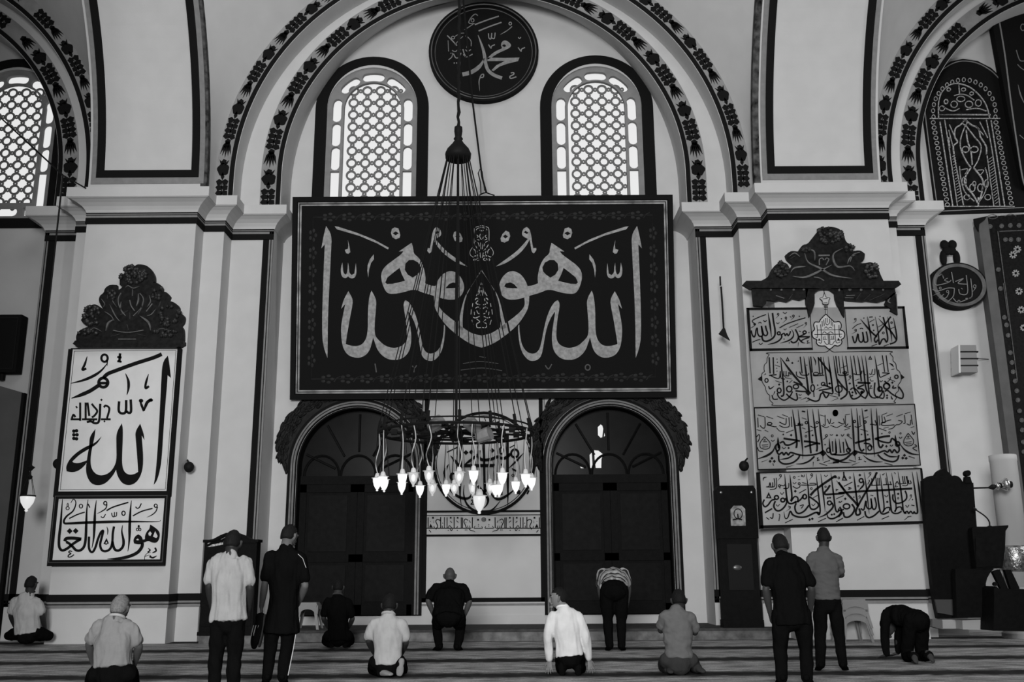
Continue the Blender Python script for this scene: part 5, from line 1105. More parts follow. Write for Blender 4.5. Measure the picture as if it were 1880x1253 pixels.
# right bay: dark glazed window, mihrab surround, leaning panel
pl = Plane(1780, 250, YW - 0.02)
OUT = "1720,393 1693,190 1700,160 1720,130 1745,113 1768,108 1795,112 1820,125 1838,142 1851,172 1890,388"
ob = struct('window_4', ink(MB(), pl, 0, 0, 1, "P " + OUT, -0.06, 0.015), BLACK); ob.location = pl.o
GL = mat('night_glass', 0.009, 0.3, 0.5, 8, spec=0.06)
struct('pane', ink(MB(), pl, 0, 0, 1, "P 1735,379 1705,212 1708,180 1722,155 1742,141 1757,138 1780,143 1805,160 1826,188 1835,215 1864,378", -0.065, -0.05), GL, ob)
TR = """
S 6 70,515 592,515|S 8 135,515 135,400 160,320 220,265 290,257 370,285 440,345 490,420 515,515|S 6 140,485 520,490|S 9 145,540 240,1165|S 7 180,525 220,780 275,1165|S 9 525,530 625,1165|S 7 490,525 540,800 590,1165|S 8 250,790 320,1160|S 7 495,790 545,1165|S 6 180,1168 700,1168|S 5 140,485 520,485|S 7 285,262 290,335
S 11 330,520 300,560 260,590 255,650 275,690 245,720 250,780|S 11 330,520 375,560 430,590 445,650 470,690 490,730 490,780|S 9 335,565 300,660 300,740 340,830 375,880|S 9 335,565 400,650 450,720 430,820 395,880|S 10 340,600 350,680 375,760 385,860|S 12 375,880 330,960 340,1020 390,1080 425,1140|S 12 395,880 450,950 465,1000 450,1090 430,1140
R 335,745,25,22,8 400,745,28,22,8 385,1030,20,28,8 445,1030,20,28,8 190,390,14,16,8 250,410,24,24,6 360,410,28,24,6 430,400,22,24,6 300,370,30,20,6 210,300,14,12,6 320,300,16,12,6 380,330,14,12,6 160,440,20,18,6|S 7 290,870 300,960 330,1060 400,1130|S 7 480,880 500,960 480,1060 440,1130|S 6 290,900 350,890 330,930|S 6 420,900 470,900 440,940|S 12 430,1165 430,1100
S 6 215,560 250,640|S 6 210,600 240,720|S 6 410,570 470,640|S 6 440,540 500,660|R 330,545,16,18,7|S 7 170,430 240,460 290,440|S 7 340,450 420,440 490,460|S 6 250,345 300,335 350,345 400,380|S 8 210,655 218,735
R 345,1100,22,20,6 500,1100,22,20,6 325,980,16,30,6 490,1000,14,30,6 400,1000,12,18,6
"""
tr = ink(MB(), pl, 1690, 90, 4.042, TR, -0.085, -0.065, k=0.85)
for i in range(17):
    t = i / 16
    ink(tr, pl, 1690, 90, 4.042, "R %f,%f,15,13,5 %f,%f,15,13,5" % (95 + 105 * t, 545 + 610 * t, 560 + 115 * t, 545 + 600 * t), -0.08, -0.065)
    ink(tr, pl, 1690, 90, 4.042, "S 4 %f,%f %f,%f|S 4 %f,%f %f,%f" % (235 + 45 * t, 800 + 330 * t, 258 + 48 * t, 785 + 330 * t, 505 + 50 * t, 820 + 330 * t, 535 + 45 * t, 800 + 330 * t), -0.08, -0.065)
for i in range(19):
    a = math.radians(188 - 196 * i / 18); ink(tr, pl, 1690, 90, 4.042, "R %f,%f,12,15,5" % (322 + 232 * math.cos(a) + 20 * (1 - math.sin(a)) * 0.2, 470 - 242 * math.sin(a)), -0.08, -0.065)
struct('tracery', tr, mat('pale_tracery', 0.30, 0.7, 0.7, 26, spec=0.2), ob)
struct('frame_line', ink(MB(), pl, 0, 0, 1, "S 1.5 1724,388 1880,381|S 1.6 1722,388 1697,192 1704,163 1723,135 1746,118 1768,112 1795,116 1820,130 1836,146", -0.07, -0.055), GREYLINE, ob)

pl = Plane(1850, 600, YW - 0.22)
ob = struct('wall_niche_surround', ink(MB(), pl, 0, 0, 1, "P 1813,398 1900,392 1990,1160 1905,1160 1848,660", 0.0, 0.21), mat('carved_dark_field', 0.007, 0.6, 0.5, 20, spec=0.06)); ob.location = pl.o
struct('edge_band', ink(MB(), pl, 0, 0, 1, "P 1796,412 1800,403 1813,398 1848,660 1874,860 1886,955 1868,955 1856,859 1829,655", -0.02, 0.21), mat('edge_grey', 0.10, 0.8, 0.15, 3, spec=0.1), ob)
struct('corner_bracket', ink(MB(), pl, 0, 0, 1, "P 1788,402 1812,397 1808,404 1798,412 1797,425 1790,412", -0.04, 0.0), BLACK, ob)
fx = MB()
for x, y, sc in ((1868, 458, 1.15), (1860, 468, 1.15), (1865, 502, 1.1), (1871, 535, 1.1), (1875, 569, 1.1), (1879, 602, 1.0)):
    for k in range(4):
        a = k * math.pi / 4 + 0.2; ink(fx, pl, 0, 0, 1, "S 2.6 %f,%f %f,%f" % (x - 6 * sc * math.cos(a), y - 6 * sc * math.sin(a), x + 6 * sc * math.cos(a), y + 6 * sc * math.sin(a)), -0.02, 0.0)
struct('star_flowers', fx, mat('pale_flower', 0.26, 0.7, spec=0.2), ob)
fx = MB()
for i, (x, y) in enumerate([(1818, 416), (1839, 415), (1855, 414), (1871, 414), (1846, 440), (1856, 440), (1870, 440), (1833, 495), (1837, 530), (1844, 583), (1848, 597), (1851, 616), (1855, 648), (1858, 666), (1860, 683), (1864, 700), (1867, 718), (1869, 735), (1872, 755), (1876, 772), (1877, 790), (1879, 812), (1880, 830)]):
    ink(fx, pl, 0, 0, 1, "B %f,%f,2.6,2.8|R %f,%f,3.6,3.6,1.2" % (x, y, x, y), -0.015, 0.0)
ink(fx, pl, 0, 0, 1, "S 1.4 1835,425 1880,423|S 1.4 1832,425 1850,560 1868,700|S 1.2 1812,398 1822,394 1832,398 1822,402 1812,398|S 1.2 1845,397 1856,393 1866,397|S 1 1842,520 1852,590", -0.015, 0.0)
struct('carved_flowers', fx, mat('dull_flower', 0.085, 0.7, 0.5, 40, spec=0.2), ob)
pl = Plane(1850, 120, YW - 0.16)
r = pl.root('calligraphy_board'); tag(r, 'black framed panel leaning at the upper right edge beside the patterned window', 'calligraphy panel')
ink(MB(), pl, 0, 0, 1, "P 1821,36 1990,0 1990,420 1881,342 1853,215", -0.08, 0.10).build('board', BLACK, r)
ink(MB(), pl, 0, 0, 1, "S 2.6 1834,34 1845,100 1858,200 1876,318 1884,345|S 1.6 1832,38 1900,15", -0.09, -0.075).build('frame_line', GREYLINE, r)
ink(MB(), pl, 0, 0, 1, "S 1.6 1866,92 1872,110 1880,112|S 1.4 1868,118 1876,126 1884,130|R 1878,50,4,6,1.6|S 2.5be 1869,155 1874,175 1882,192|S 1.4 1872,248 1880,255", -0.088, -0.075).build('lettering', mat('dim_script', 0.12), r)

# preaching chair with stairs at the right
yk = 17.0; r = empty('preaching_chair', (at(1760, 1140, yk).x, yk, 0)); tag(r, 'tall dark carved wooden preaching chair with a railed desk and steps', 'preaching chair')
pl = Plane(1760, 1140, yk); off = Vector((0, 0, pl.o.z))
def kp(text, name, y0, y1, m=WOOD, parent=r):
    mb = ink(MB(), pl, 1690, 850, 3.917, text, y0, y1); mb.v = [(a, b, c + off.z) for a, b, c in mb.v]; return mb.build(name, m, parent)
kp("P 22,128 45,110 75,92 110,95 130,60 170,40 210,75 225,95 250,90 285,105 305,140 380,145 405,460 470,460 470,1115 130,1122 95,960 40,460", 'back_panel', 0.0, 0.14)
for px in ((345, 60),): kp("B 343,76,20,22|P 322,145 328,100 358,100 372,145", 'finial', -0.03, 0.08)
kp("P 370,475 385,465 632,450 632,462 612,492 608,620 590,760 400,765", 'desk_rail', -0.35, -0.20)
kp("P 395,545 585,540 578,745 402,752", 'carved_panel', -0.37, -0.345, mat('door_panel', 0.016))
kp("P 250,765 530,762 500,795 480,830 466,885 474,978 535,980 530,1115 262,1118", 'arched_base', -0.34, -0.2)
kp("P 520,785 570,768 640,930 590,930|P 605,770 650,770 712,900 712,960 660,940", 'stair_rail', -0.50, -0.42)
kp("P 528,905 548,890 560,905 640,910 760,910 760,1215 525,1210 530,980", 'steps', -0.75, -0.30)
kp("B 542,874,15,15", 'knob', -0.76, -0.70)
kp("P 155,1130 262,1130 268,1195 160,1195", 'foot_block', -0.02, 0.2, mat('pale_block', 0.33, 0.7)); kp("P 300,1135 520,1128 525,1205 305,1200", 'foot_block', -0.28, 0.1, mat('pale_block', 0.33))
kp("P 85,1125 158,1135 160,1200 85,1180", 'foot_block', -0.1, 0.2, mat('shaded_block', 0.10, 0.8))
kp("P 105,985 258,985 245,1060 240,1100 125,1080", 'drape', -0.03, 0.01, mat('grey_drape', 0.05, 0.9))
m0 = at(1817, 966, yk - 0.28); r2 = empty('microphone', m0); tag(r2, 'thin gooseneck microphone bending over the desk of the preaching chair', 'microphone')
pm = Plane(1817, 966, yk - 0.28); q = lambda x, y: (pm(x, y)[0], 0, pm(x, y)[1])
MB().tube(crom([q(1817, 968), q(1816, 958), q(1808, 948), q(1792, 937)], 5), 0.012, 6).build('neck', METAL, r2); MB().tube([q(1792, 937), q(1786, 933)], 0.025, 8).build('capsule', METAL, r2); MB().lathe([(0.04, 0), (0.03, 0.02)], (0, 0, -0.02), 10).build('base', METAL, r2)

# big candle on its stand, silver bracket lamp
yc = 17.9; b = at(1868, 1060, yc); t = at(1842, 836, yc)
r = empty('giant_candle', (b.x, yc, 0)); tag(r, 'very thick white candle on a silver stand before the dark carved surround', 'candle')
rad = (at(1880, 950, yc).x - at(1822, 950, yc).x) / 2 * 0.80
MB().lathe([(rad, b.z - 0.2), (rad, t.z - 0.12), (rad * 1.03, t.z - 0.11), (rad * 1.03, t.z - 0.01), (rad * 0.96, t.z)], (0, 0, 0), 32).build('candle', mat('wax', 0.5, 0.6, 0.03, 2, spec=0.2), r, True)
zc = at(1868, 1025, yc).z; MB().lathe([(rad * 1.04, zc - 0.24), (rad * 1.2, zc - 0.2), (rad * 1.12, zc), (rad * 1.25, zc + 0.18), (rad * 1.04, zc + 0.22)], (0, 0, 0), 28).build('silver_collar', mat('chased_silver', 0.35, 0.28, 0.7, 16, 0.6, 26, metal=0.9), r, True)
MB().lathe([(rad * 1.6, 0), (rad * 1.6, 0.08), (rad * 0.9, 0.2), (rad * 0.7, 0.5), (rad * 1.1, b.z - 0.22), (rad * 1.04, b.z - 0.18)], (0, 0, 0), 24).build('stand', mat('pale_block', 0.33), r)
a = at(1849, 893, 17.3); r = empty('bracket_lamp', a); tag(r, 'silver vase shaped bracket lamp on a thin arm beside the thick candle', 'lamp')
pm = Plane(1849, 893, 17.3); q = lambda x, y: (pm(x, y)[0], 0, pm(x, y)[1])
MB().tube([q(1772, 897), q(1815, 896), q(1826, 893)], 0.016, 6).build('arm', METAL, r)
MB().tube([q(1816, 896), q(1822, 895), q(1828, 893)], [0.02, 0.05, 0.03], 8).tube([q(1833, 892), q(1838, 892)], 0.05, 8).tube([q(1851, 890), q(1857, 890)], 0.06, 8).build('knop', METAL, r)
MB().tube([q(1827, 893), q(1832, 893), q(1835, 892)], [0.02, 0.075, 0.03], 10).tube([q(1838, 892), q(1843, 891), q(1848, 890), q(1852, 890)], [0.05, 0.10, 0.12, 0.05], 12).build('silver_vase', mat('polished_silver', 0.75, 0.2, 0.4, 14, metal=0.9, emit=0.0), r, True)
# ---------------------------------------------------------------- people
def loft(mb, pts, rad, right=None, seg=14, sub=3, cap=True, flat0=False):
    """tapering limb or trunk: pts are joints, rad their (half width, half depth); round ends"""
    rights = right if isinstance(right, list) else [right] * len(pts)
    data = [tuple(p) + tuple(r if isinstance(r, tuple) else (r, r)) + tuple(q if q is not None else (0, 0, 0)) for p, r, q in zip(pts, rad, rights)]
    d = crom(data, sub) if len(data) > 2 else [tuple(a + (b - a) * i / 4 for a, b in zip(data[0], data[1])) for i in range(5)]
    P = [Vector(x[:3]) for x in d]; R = [(max(x[3], 0.004), max(x[4], 0.004)) for x in d]; Q = [Vector(x[5:8]) for x in d]
    if cap:                                          # rounded caps
        for end in ((1,) if flat0 else (0, 1)):
            i, j = (0, 1) if end == 0 else (-1, -2)
            t = (P[i] - P[j]).normalized(); r = R[i]; h = min(r) * 0.9
            new = [(P[i] + t * h * math.sin(a), (r[0] * math.cos(a), r[1] * math.cos(a)), Q[i]) for a in (0.5, 0.95, 1.35)]
            if end == 0:
                for n_ in new: P.insert(0, n_[0]); R.insert(0, n_[1]); Q.insert(0, n_[2])
            else:
                for n_ in new: P.append(n_[0]); R.append(n_[1]); Q.append(n_[2])
    n = len(P); vs = []; fs = []; prev = None
    for i in range(n):
        t = (P[min(i + 1, n - 1)] - P[max(i - 1, 0)]).normalized()
        a = Q[i] if Q[i].length > 0.1 else (prev if prev is not None else (Vector((1, 0, 0)) if abs(t.x) < 0.9 else Vector((0, 1, 0))))
        a = (a - t * a.dot(t)); a = a.normalized() if a.length > 1e-5 else t.orthogonal().normalized(); prev = a; b = t.cross(a)
        for k in range(seg):
            th = 2 * math.pi * k / seg; vs.append(P[i] + a * (R[i][0] * math.cos(th)) + b * (R[i][1] * math.sin(th)))
    for i in range(n - 1):
        for k in range(seg):
            l = (k + 1) % seg; fs.append((i * seg + k, i * seg + l, (i + 1) * seg + l, (i + 1) * seg + k))
    fs.append(tuple(reversed(range(seg)))); fs.append(tuple(range((n - 1) * seg, n * seg)))
    return mb.add(vs, fs)
def fuse(mb, name, m, parent, voxel, smooth=6, wr=0.0, ws=(9, 9, 4), seed=0.0):
    """weld overlapping volumes into one continuous skin, soften it and add folds"""
    o = mb.build(name, m, None)
    a = o.modifiers.new('weld', 'REMESH'); a.mode = 'VOXEL'; a.voxel_size = voxel; a.adaptivity = 0.0
    b = o.modifiers.new('soft', 'SMOOTH'); b.factor = 0.5; b.iterations = smooth
    dg = bpy.context.evaluated_depsgraph_get(); me = bpy.data.meshes.new_from_object(o.evaluated_get(dg)); old = o.data
    o.modifiers.clear(); o.data = me; bpy.data.meshes.remove(old); me.name = name
    if wr:
        nn = [v.normal.copy() for v in me.vertices]
        for v, n_ in zip(me.vertices, nn):
            c = v.co; s1 = noise.noise((c.x * ws[0] + seed, c.y * ws[1], c.z * ws[2])); s2 = noise.noise((c.x * ws[0] * 2.3, c.y * ws[1] * 2.3 + seed, c.z * ws[2] * 2.0 + c.x * 9))
            v.co = c + n_ * wr * (s1 + 0.5 * s2)
    me.polygons.foreach_set('use_smooth', [True] * len(me.polygons)); me.materials.clear(); me.materials.append(m)
    o.parent = parent
    return o
def cloth(g): return mat('cloth_%03d' % int(g * 10000), g, 0.95, 0.08, 9, 0.15, 60, spec=0.08 if g > 0.02 else 0.0)
def skin_m(g): return mat('skin_%03d' % int(g * 10000), g, 0.6, 0.06, 9, spec=0.25)
def head_mesh(mb, c, f, up, s):
    """skull, jaw, brow, nose, lips and ears; f = where the face looks"""
    f = f.normalized(); r = f.cross(up).normalized(); u = r.cross(f)
    L = lambda x, y, z: c + (r * x + f * y + u * z) * s
    seg, ring = 20, 14; vs = []; fs = []
    for i in range(ring + 1):
        ph = -math.pi / 2 + math.pi * i / ring
        for k in range(seg):
            th = 2 * math.pi * k / seg; x, y, z = math.cos(ph) * math.cos(th), math.cos(ph) * math.sin(th), math.sin(ph)
            jaw = max(0.0, -z); X = 0.076 * x * (1 - 0.28 * jaw * (1 if y > 0 else 0.5)); Yv = 0.097 * y * (1 - 0.10 * jaw) + 0.018 * jaw * (1 if y > 0 else 0.4); Z = 0.118 * z
            if y < 0 and z < -0.3: Yv *= 0.86
            vs.append(L(X, Yv, Z))
    for i in range(ring):
        for k in range(seg):
            l = (k + 1) % seg; fs.append((i * seg + k, i * seg + l, (i + 1) * seg + l, (i + 1) * seg + k))
    fs.append(tuple(reversed(range(seg)))); fs.append(tuple(range(ring * seg, ring * seg + seg)))
    mb.add(vs, fs)
    loft(mb, [L(0, 0.094, 0.022), L(0, 0.113, -0.018), L(0, 0.118, -0.030), L(0, 0.098, -0.038)], [0.010, 0.014, 0.016, 0.012], None, 8, 2)       # nose
    loft(mb, [L(-0.05, 0.080, 0.028), L(0, 0.096, 0.032), L(0.05, 0.080, 0.028)], [0.010, 0.013, 0.010], None, 8, 2)                                # brow
    loft(mb, [L(-0.025, 0.092, -0.062), L(0, 0.103, -0.060), L(0.025, 0.092, -0.062)], [0.007, 0.010, 0.007], None, 8, 2)                          # lips
    loft(mb, [L(-0.02, 0.088, -0.098), L(0, 0.100, -0.096), L(0.02, 0.088, -0.098)], [0.016, 0.020, 0.016], None, 8, 2)                            # chin
    for sg in (-1, 1):
        loft(mb, [L(sg * 0.074, 0.004, -0.036), L(sg * 0.083, -0.006, -0.012), L(sg * 0.086, -0.014, 0.018)], [(0.009, 0.012), (0.010, 0.019), (0.010, 0.018)], f, 8, 2)
    return L
def hand(mb, w, d, n, side, curl=0.35, s=1.0, spread=0.12):
    """palm, four bent fingers and a thumb; w wrist, d direction of the fingers, n out of the back of the hand"""
    d = d.normalized(); n = (n - d * n.dot(d)).normalized(); x = d.cross(n) * side        # x towards the thumb
    loft(mb, [w, w + d * 0.035 * s, w + d * 0.085 * s], [(0.026 * s, 0.019 * s), (0.037 * s, 0.016 * s), (0.040 * s, 0.013 * s)], x, 12, 2)
    for k, (off, ln) in enumerate(((0.030, 0.072), (0.010, 0.080), (-0.010, 0.074), (-0.030, 0.058))):
        p = w + d * 0.088 * s + x * off * s; dd = (d + x * spread * (1.5 - k)).normalized(); P = [p]
        for j, fr in enumerate((0.45, 0.30, 0.25)):
            a = curl * (j + 0.6); v = dd * math.cos(a) - n * math.sin(a); p = p + v * ln * fr * s; P.append(p)
        loft(mb, P, [0.0095 * s, 0.009 * s, 0.0082 * s, 0.0072 * s], None, 8, 2)
    b = w + d * 0.025 * s + x * 0.026 * s; v = (x * 0.75 + d * 0.65 - n * 0.25).normalized()
    loft(mb, [b, b + v * 0.035 * s, b + (v + d * 0.5).normalized() * 0.062 * s], [0.014 * s, 0.011 * s, 0.009 * s], None, 8, 2)

def person(label, base, J, face, tone=0.06, shirt=0.3, trousers=0.0045, sleeve='short', hem=0.10, hair=0.006, s=1.0, wr=0.016, ws=(12, 12, 4), bulk=1.0, shoes=0.0045,
           handcurl=0.35, hdir=(None, None), hnorm=(None, None), voxel=0.0085, flare=0.0, collar=None, headup=(0, 0, 1), shirt_mat=None, spread=0.12, no_hand=()):
    """J: joint -> (pixel x, pixel y, depth offset from base.y); built in metres about base"""
    base = Vector(base); g = {k: (at(v[0], v[1], base.y + v[2]) - base) for k, v in J.items()}
    for k in g: g[k].z += base.z * 0
    root = empty('person', base); tag(root, label, 'person', None)
    sl, sr, hl, hr = g['sl'], g['sr'], g['hl'], g['hr']
    pel, sh, nk, hd = (hl + hr) / 2, (sl + sr) / 2, g['neck'], g['head']
    rs, rh = (sr - sl).normalized(), (hr - hl).normalized(); hw = (sr - sl).length / 2; ax = (sh - pel).normalized()
    def trunk(mb, e, low, fl_=0.0, top=True, flat=1.0):
        b = bulk
        w = lambda t: pel.lerp(sh, t)
        lo = pel - ax * low; up = (sh - pel).length; t0 = max(0.0, -low / up)
        pts = [lo] + ([pel] if low > 0.03 else []) + [w(max(0.30, t0 + 0.15)), w(0.66), w(0.88), sh.lerp(nk, 0.25) + ax * 0.012, sh.lerp(nk, 0.62) + ax * 0.012]
        q = [rh] + ([rh] if low > 0.03 else []) + [(rh * 0.65 + rs * 0.35).normalized(), (rh * 0.25 + rs * 0.75).normalized(), rs, rs, rs]
        wd = max(hw - 0.012, 0.12)
        rad = [((0.163 + e + fl_) * b * s, (0.118 + e + fl_) * b * s)] + ([((0.165 + e) * b * s, (0.122 + e) * b * s)] if low > 0.03 else []) + [((0.152 + e) * b * s, (0.112 + e) * b * s), ((0.168 + e) * b * s, (0.122 + e) * b * s), (wd + e, (0.098 + e) * s), (wd * 0.88 + e, (0.078 + e) * s), (wd * 0.56 + e, (0.068 + e) * s)]
        if top: pts.append(nk); q.append(rs); rad.append((0.072 * s + e * 0.6, 0.068 * s + e * 0.6))
        loft(mb, pts, rad, q, 18, 4, True, True)
    # body
    bd = MB(); trunk(bd, -0.028, 0.0)
    L = head_mesh(bd, hd, Vector(face), Vector(headup), s * 1.09)
    loft(bd, [nk - ax * 0.06, nk, L(0, -0.014, -0.055)], [0.055 * s, 0.066 * s, 0.064 * s], None, 12, 3)
    for sd, S_, E_, W_ in ((-1, 'sl', 'el', 'wl'), (1, 'sr', 'er', 'wr')):
        a, b_, c_ = g[S_], g[E_], g[W_]
        loft(bd, [a, a.lerp(b_, 0.5), b_], [0.040 * s, 0.046 * s, 0.041 * s], None, 12, 3)
        loft(bd, [b_, b_.lerp(c_, 0.35), c_], [0.041 * s, 0.043 * s, 0.027 * s], None, 12, 3)
        i = 0 if sd < 0 else 1
        if sd in no_hand: continue
        d = Vector(hdir[i]) if hdir[i] else (c_ - b_).normalized()
        n_ = Vector(hnorm[i]) if hnorm[i] else Vector((sd, -0.3, 0.1))
        hand(bd, c_, d, n_, -sd, handcurl, s, spread)
    for sd, Hh, K, A, T in ((-1, 'hl', 'kl', 'al', 'tl'), (1, 'hr', 'kr', 'ar', 'tr')):
        a, b_, c_, t = g[Hh], g[K], g[A], g[T]
        loft(bd, [a, b_], [0.07 * s, 0.052 * s], None, 12, 3); loft(bd, [b_, b_.lerp(c_, 0.35), c_], [0.05 * s, 0.052 * s, 0.036 * s], None, 12, 3)
    body = fuse(bd, 'body', skin_m(tone), root, voxel, 4)
    for sg in (-1, 1): MB().ball(L(sg * 0.031, 0.083, 0.012), 0.013 * s, 0.011 * s, 0.009 * s, 10, 6).build('eye', mat('eye_dark', 0.02, 0.3), root, True)
    for sg in (-1, 1): MB().tube([L(sg * 0.014, 0.1, 0.036), L(sg * 0.034, 0.098, 0.041), L(sg * 0.055, 0.082, 0.034)], 0.006 * s, 6).build('eyebrow', mat('hair_%03d' % int((hair or 0.01) * 1000), hair or 0.01, 0.7, 0.3, 60, 0.4, 120, spec=0.15), root)
    # feet
    for Kk, A, T in (('kl', 'al', 'tl'), ('kr', 'ar', 'tr')):
        c_, t = g[A], g[T]; ft = MB(); v = t - c_; h = c_ - v.normalized() * 0.05 * s
        loft(ft, [h, c_ + v * 0.15, c_ + v * 0.6, t], [(0.036 * s, 0.036 * s), (0.040 * s, 0.042 * s), (0.046 * s, 0.030 * s), (0.036 * s, 0.018 * s)], rh, 12, 3)
        fuse(ft, 'sock' if shoes != tone else 'foot', cloth(shoes) if shoes != tone else skin_m(tone), root, 0.008, 4)
    # hair
    if hair:
        c0 = base.x * 3; hm = MB(); f = Vector(face).normalized(); r_ = f.cross(Vector(headup)).normalized(); u_ = r_.cross(f); seg, ring = 24, 16; vs = []; fs = []
        for i in range(ring + 1):
            ph = -math.pi / 2 + math.pi * i / ring
            for k in range(seg):
                th = 2 * math.pi * k / seg; x, y, z = math.cos(ph) * math.cos(th), math.cos(ph) * math.sin(th), math.sin(ph)
                low = -0.42 + (0.75 if y > 0.25 else max(0.0, 0.35 + y) * 0.9)
                e = 1.0 if z > low else max(0.30, 1.0 - (low - z) * 2.4)
                if y > 0.35 and z < 0.55: e = min(e, 0.72)
                jig = 1 + 0.05 * noise.noise((x * 4, y * 4 + c0, z * 4)) + 0.035 * noise.noise((x * 13, y * 13, z * 13 + c0))
                vs.append(L(0.081 * x * e * jig, (0.103 * y - 0.004) * e * jig, (0.125 * z + 0.002) * e * jig))
        for i in range(ring):
            for k in range(seg):
                l = (k + 1) % seg; fs.append((i * seg + k, i * seg + l, (i + 1) * seg + l, (i + 1) * seg + k))
        hm.add(vs, fs); hm.build('hair', mat('hair_%03d' % int(hair * 1000), hair, 0.7, 0.3, 60, 0.4, 120, spec=0.15), root, True)
    # shirt
    sm = MB(); trunk(sm, 0.016, hem, flare)
    for S_, E_, W_ in (('sl', 'el', 'wl'), ('sr', 'er', 'wr')):
        a, b_, c_ = g[S_], g[E_], g[W_]; into = a.lerp(sh, 0.25)
        if sleeve == 'short': loft(sm, [into, a - ax * 0.012, a.lerp(b_, 0.35), a.lerp(b_, 0.74)], [0.060 * s * bulk, 0.062 * s * bulk, 0.066 * s * bulk, 0.072 * s], None, 12, 3)
        else: loft(sm, [into, a - ax * 0.012, a.lerp(b_, 0.6), b_, b_.lerp(c_, 0.5), b_.lerp(c_, 0.94)], [0.058 * s, 0.062 * s * bulk, 0.064 * s, 0.062 * s, 0.056 * s, 0.043 * s], None, 12, 3)
    so = fuse(sm, 'shirt', shirt_mat or cloth(shirt), root, 0.011, 9, wr, ws, base.x)
    if collar:
        k = MB(); pts = [L(0, 0, 0)] * 0
        q = (hd - nk).normalized(); e1 = rs; e2 = q.cross(e1)
        k.tube([nk + q * 0.012 + e1 * 0.073 * s * math.cos(t) + e2 * 0.070 * s * math.sin(t) for t in [2 * math.pi * i / 20 for i in range(20)]], 0.016, 8, closed=True)
        k.build('collar', cloth(collar), root, True)
    # trousers
    tm = MB(); loft(tm, [pel + ax * 0.10, pel, pel - ax * 0.07], [(0.150 * s * bulk, 0.108 * s * bulk), (0.164 * s * bulk, 0.122 * s * bulk), (0.148 * s * bulk, 0.115 * s * bulk)], rh, 16, 3)
    for Hh, K, A in (('hl', 'kl', 'al'), ('hr', 'kr', 'ar')):
        a, b_, c_ = g[Hh], g[K], g[A]
        loft(tm, [a, a.lerp(b_, 0.5), b_], [0.092 * s * bulk, 0.088 * s * bulk, 0.074 * s], None, 14, 3); loft(tm, [b_, b_.lerp(c_, 0.4), b_.lerp(c_, 0.97)], [0.074 * s, 0.070 * s, 0.060 * s], None, 14, 3)
    fuse(tm, 'trousers', cloth(trousers), root, 0.011, 5, wr * 0.7, (10, 10, 7), base.y)
    return root, L, g
def kneel(hlx, hrx, hy, by, sw=0.0, spread=0.0, feet=(0, 0)):
    """joints of a man sitting on his heels: hip, knee, ankle and toe, from pixel columns of the hips and rows of hip and floor"""
    m = (hlx + hrx) / 2; w = hrx - hlx
    return dict(hl=(hlx, hy, -0.05), hr=(hrx, hy, -0.05), kl=(hlx - w * 0.15 - spread, by - 14, 0.40), kr=(hrx + w * 0.15 + spread, by - 14, 0.40),
                al=(hlx + w * 0.08, by - 9, -0.02), ar=(hrx - w * 0.08, by - 9, -0.02), tl=(hlx + w * 0.15, by - 4, -0.20), tr=(hrx - w * 0.15, by - 4, -0.20))
def B(px, py, Y): p = fl(px, py); return (p.x, Y or p.y, 0.0)

person('seated person in pale tee sitting cross-legged by the left edge of the picture', B(55, 1181, 17.15), dict(head=(57, 1074, 0.06), neck=(54, 1092, 0.0), sl=(28, 1103, 0.0), sr=(68, 1104, 0.0), el=(20, 1130, 0.06), er=(78, 1130, 0.06), wl=(28, 1153, 0.28), wr=(83, 1156, 0.25),
    hl=(38, 1162, 0.0), hr=(62, 1162, 0.0), kl=(16, 1168, 0.30), kr=(90, 1168, 0.28), al=(62, 1172, 0.38), ar=(40, 1172, 0.36), tl=(74, 1174, 0.42), tr=(28, 1174, 0.4)), (0.15, 1, -0.1), 0.02, 0.34, sleeve='short', hem=0.02, s=1.08, bulk=1.12)
J = dict(head=(221, 1117, 0.05), neck=(214, 1136, 0.0), sl=(182, 1148, 0.0), sr=(237, 1149, 0.0), el=(164, 1182, 0.06), er=(255, 1188, 0.06), wl=(170, 1216, 0.22), wr=(249, 1216, 0.20)); J.update(kneel(179, 234, 1238, 1271))
r, L, g = person('kneeling grey haired person in a light short sleeved shirt, nearest at the left', B(205, 1271, None), J, (0.2, 1, -0.1), 0.06, 0.20, collar=0.36, hair=0.16, hem=-0.07, s=1.05, bulk=1.08, wr=0.02)
MB().tube([g['wr'] + Vector((0.034 * math.cos(t), 0.034 * math.sin(t), 0.012)) for t in [2 * math.pi * i / 14 for i in range(14)]], 0.009, 6, closed=True).build('wristwatch', BRIGHT, r)
person('standing person in a pale tee and dark trousers before the dark cabinet', B(412, 1281, None), dict(head=(428, 998, 0.06), neck=(424, 1020, 0.0), sl=(391, 1031, 0.0), sr=(451, 1031, 0.0), el=(384, 1077, 0.0), er=(459, 1080, 0.0), wl=(390, 1118, 0.12), wr=(456, 1120, 0.12),
    hl=(405, 1136, 0.0), hr=(434, 1136, 0.0), kl=(397, 1203, 0.03), kr=(430, 1203, 0.03), al=(394, 1266, -0.02), ar=(427, 1268, -0.02), tl=(390, 1276, 0.15), tr=(430, 1278, 0.15)), (0.15, 1, -0.25), 0.018, 0.28, hem=0.02, flare=0.02, wr=0.022, ws=(16, 16, 2.5))
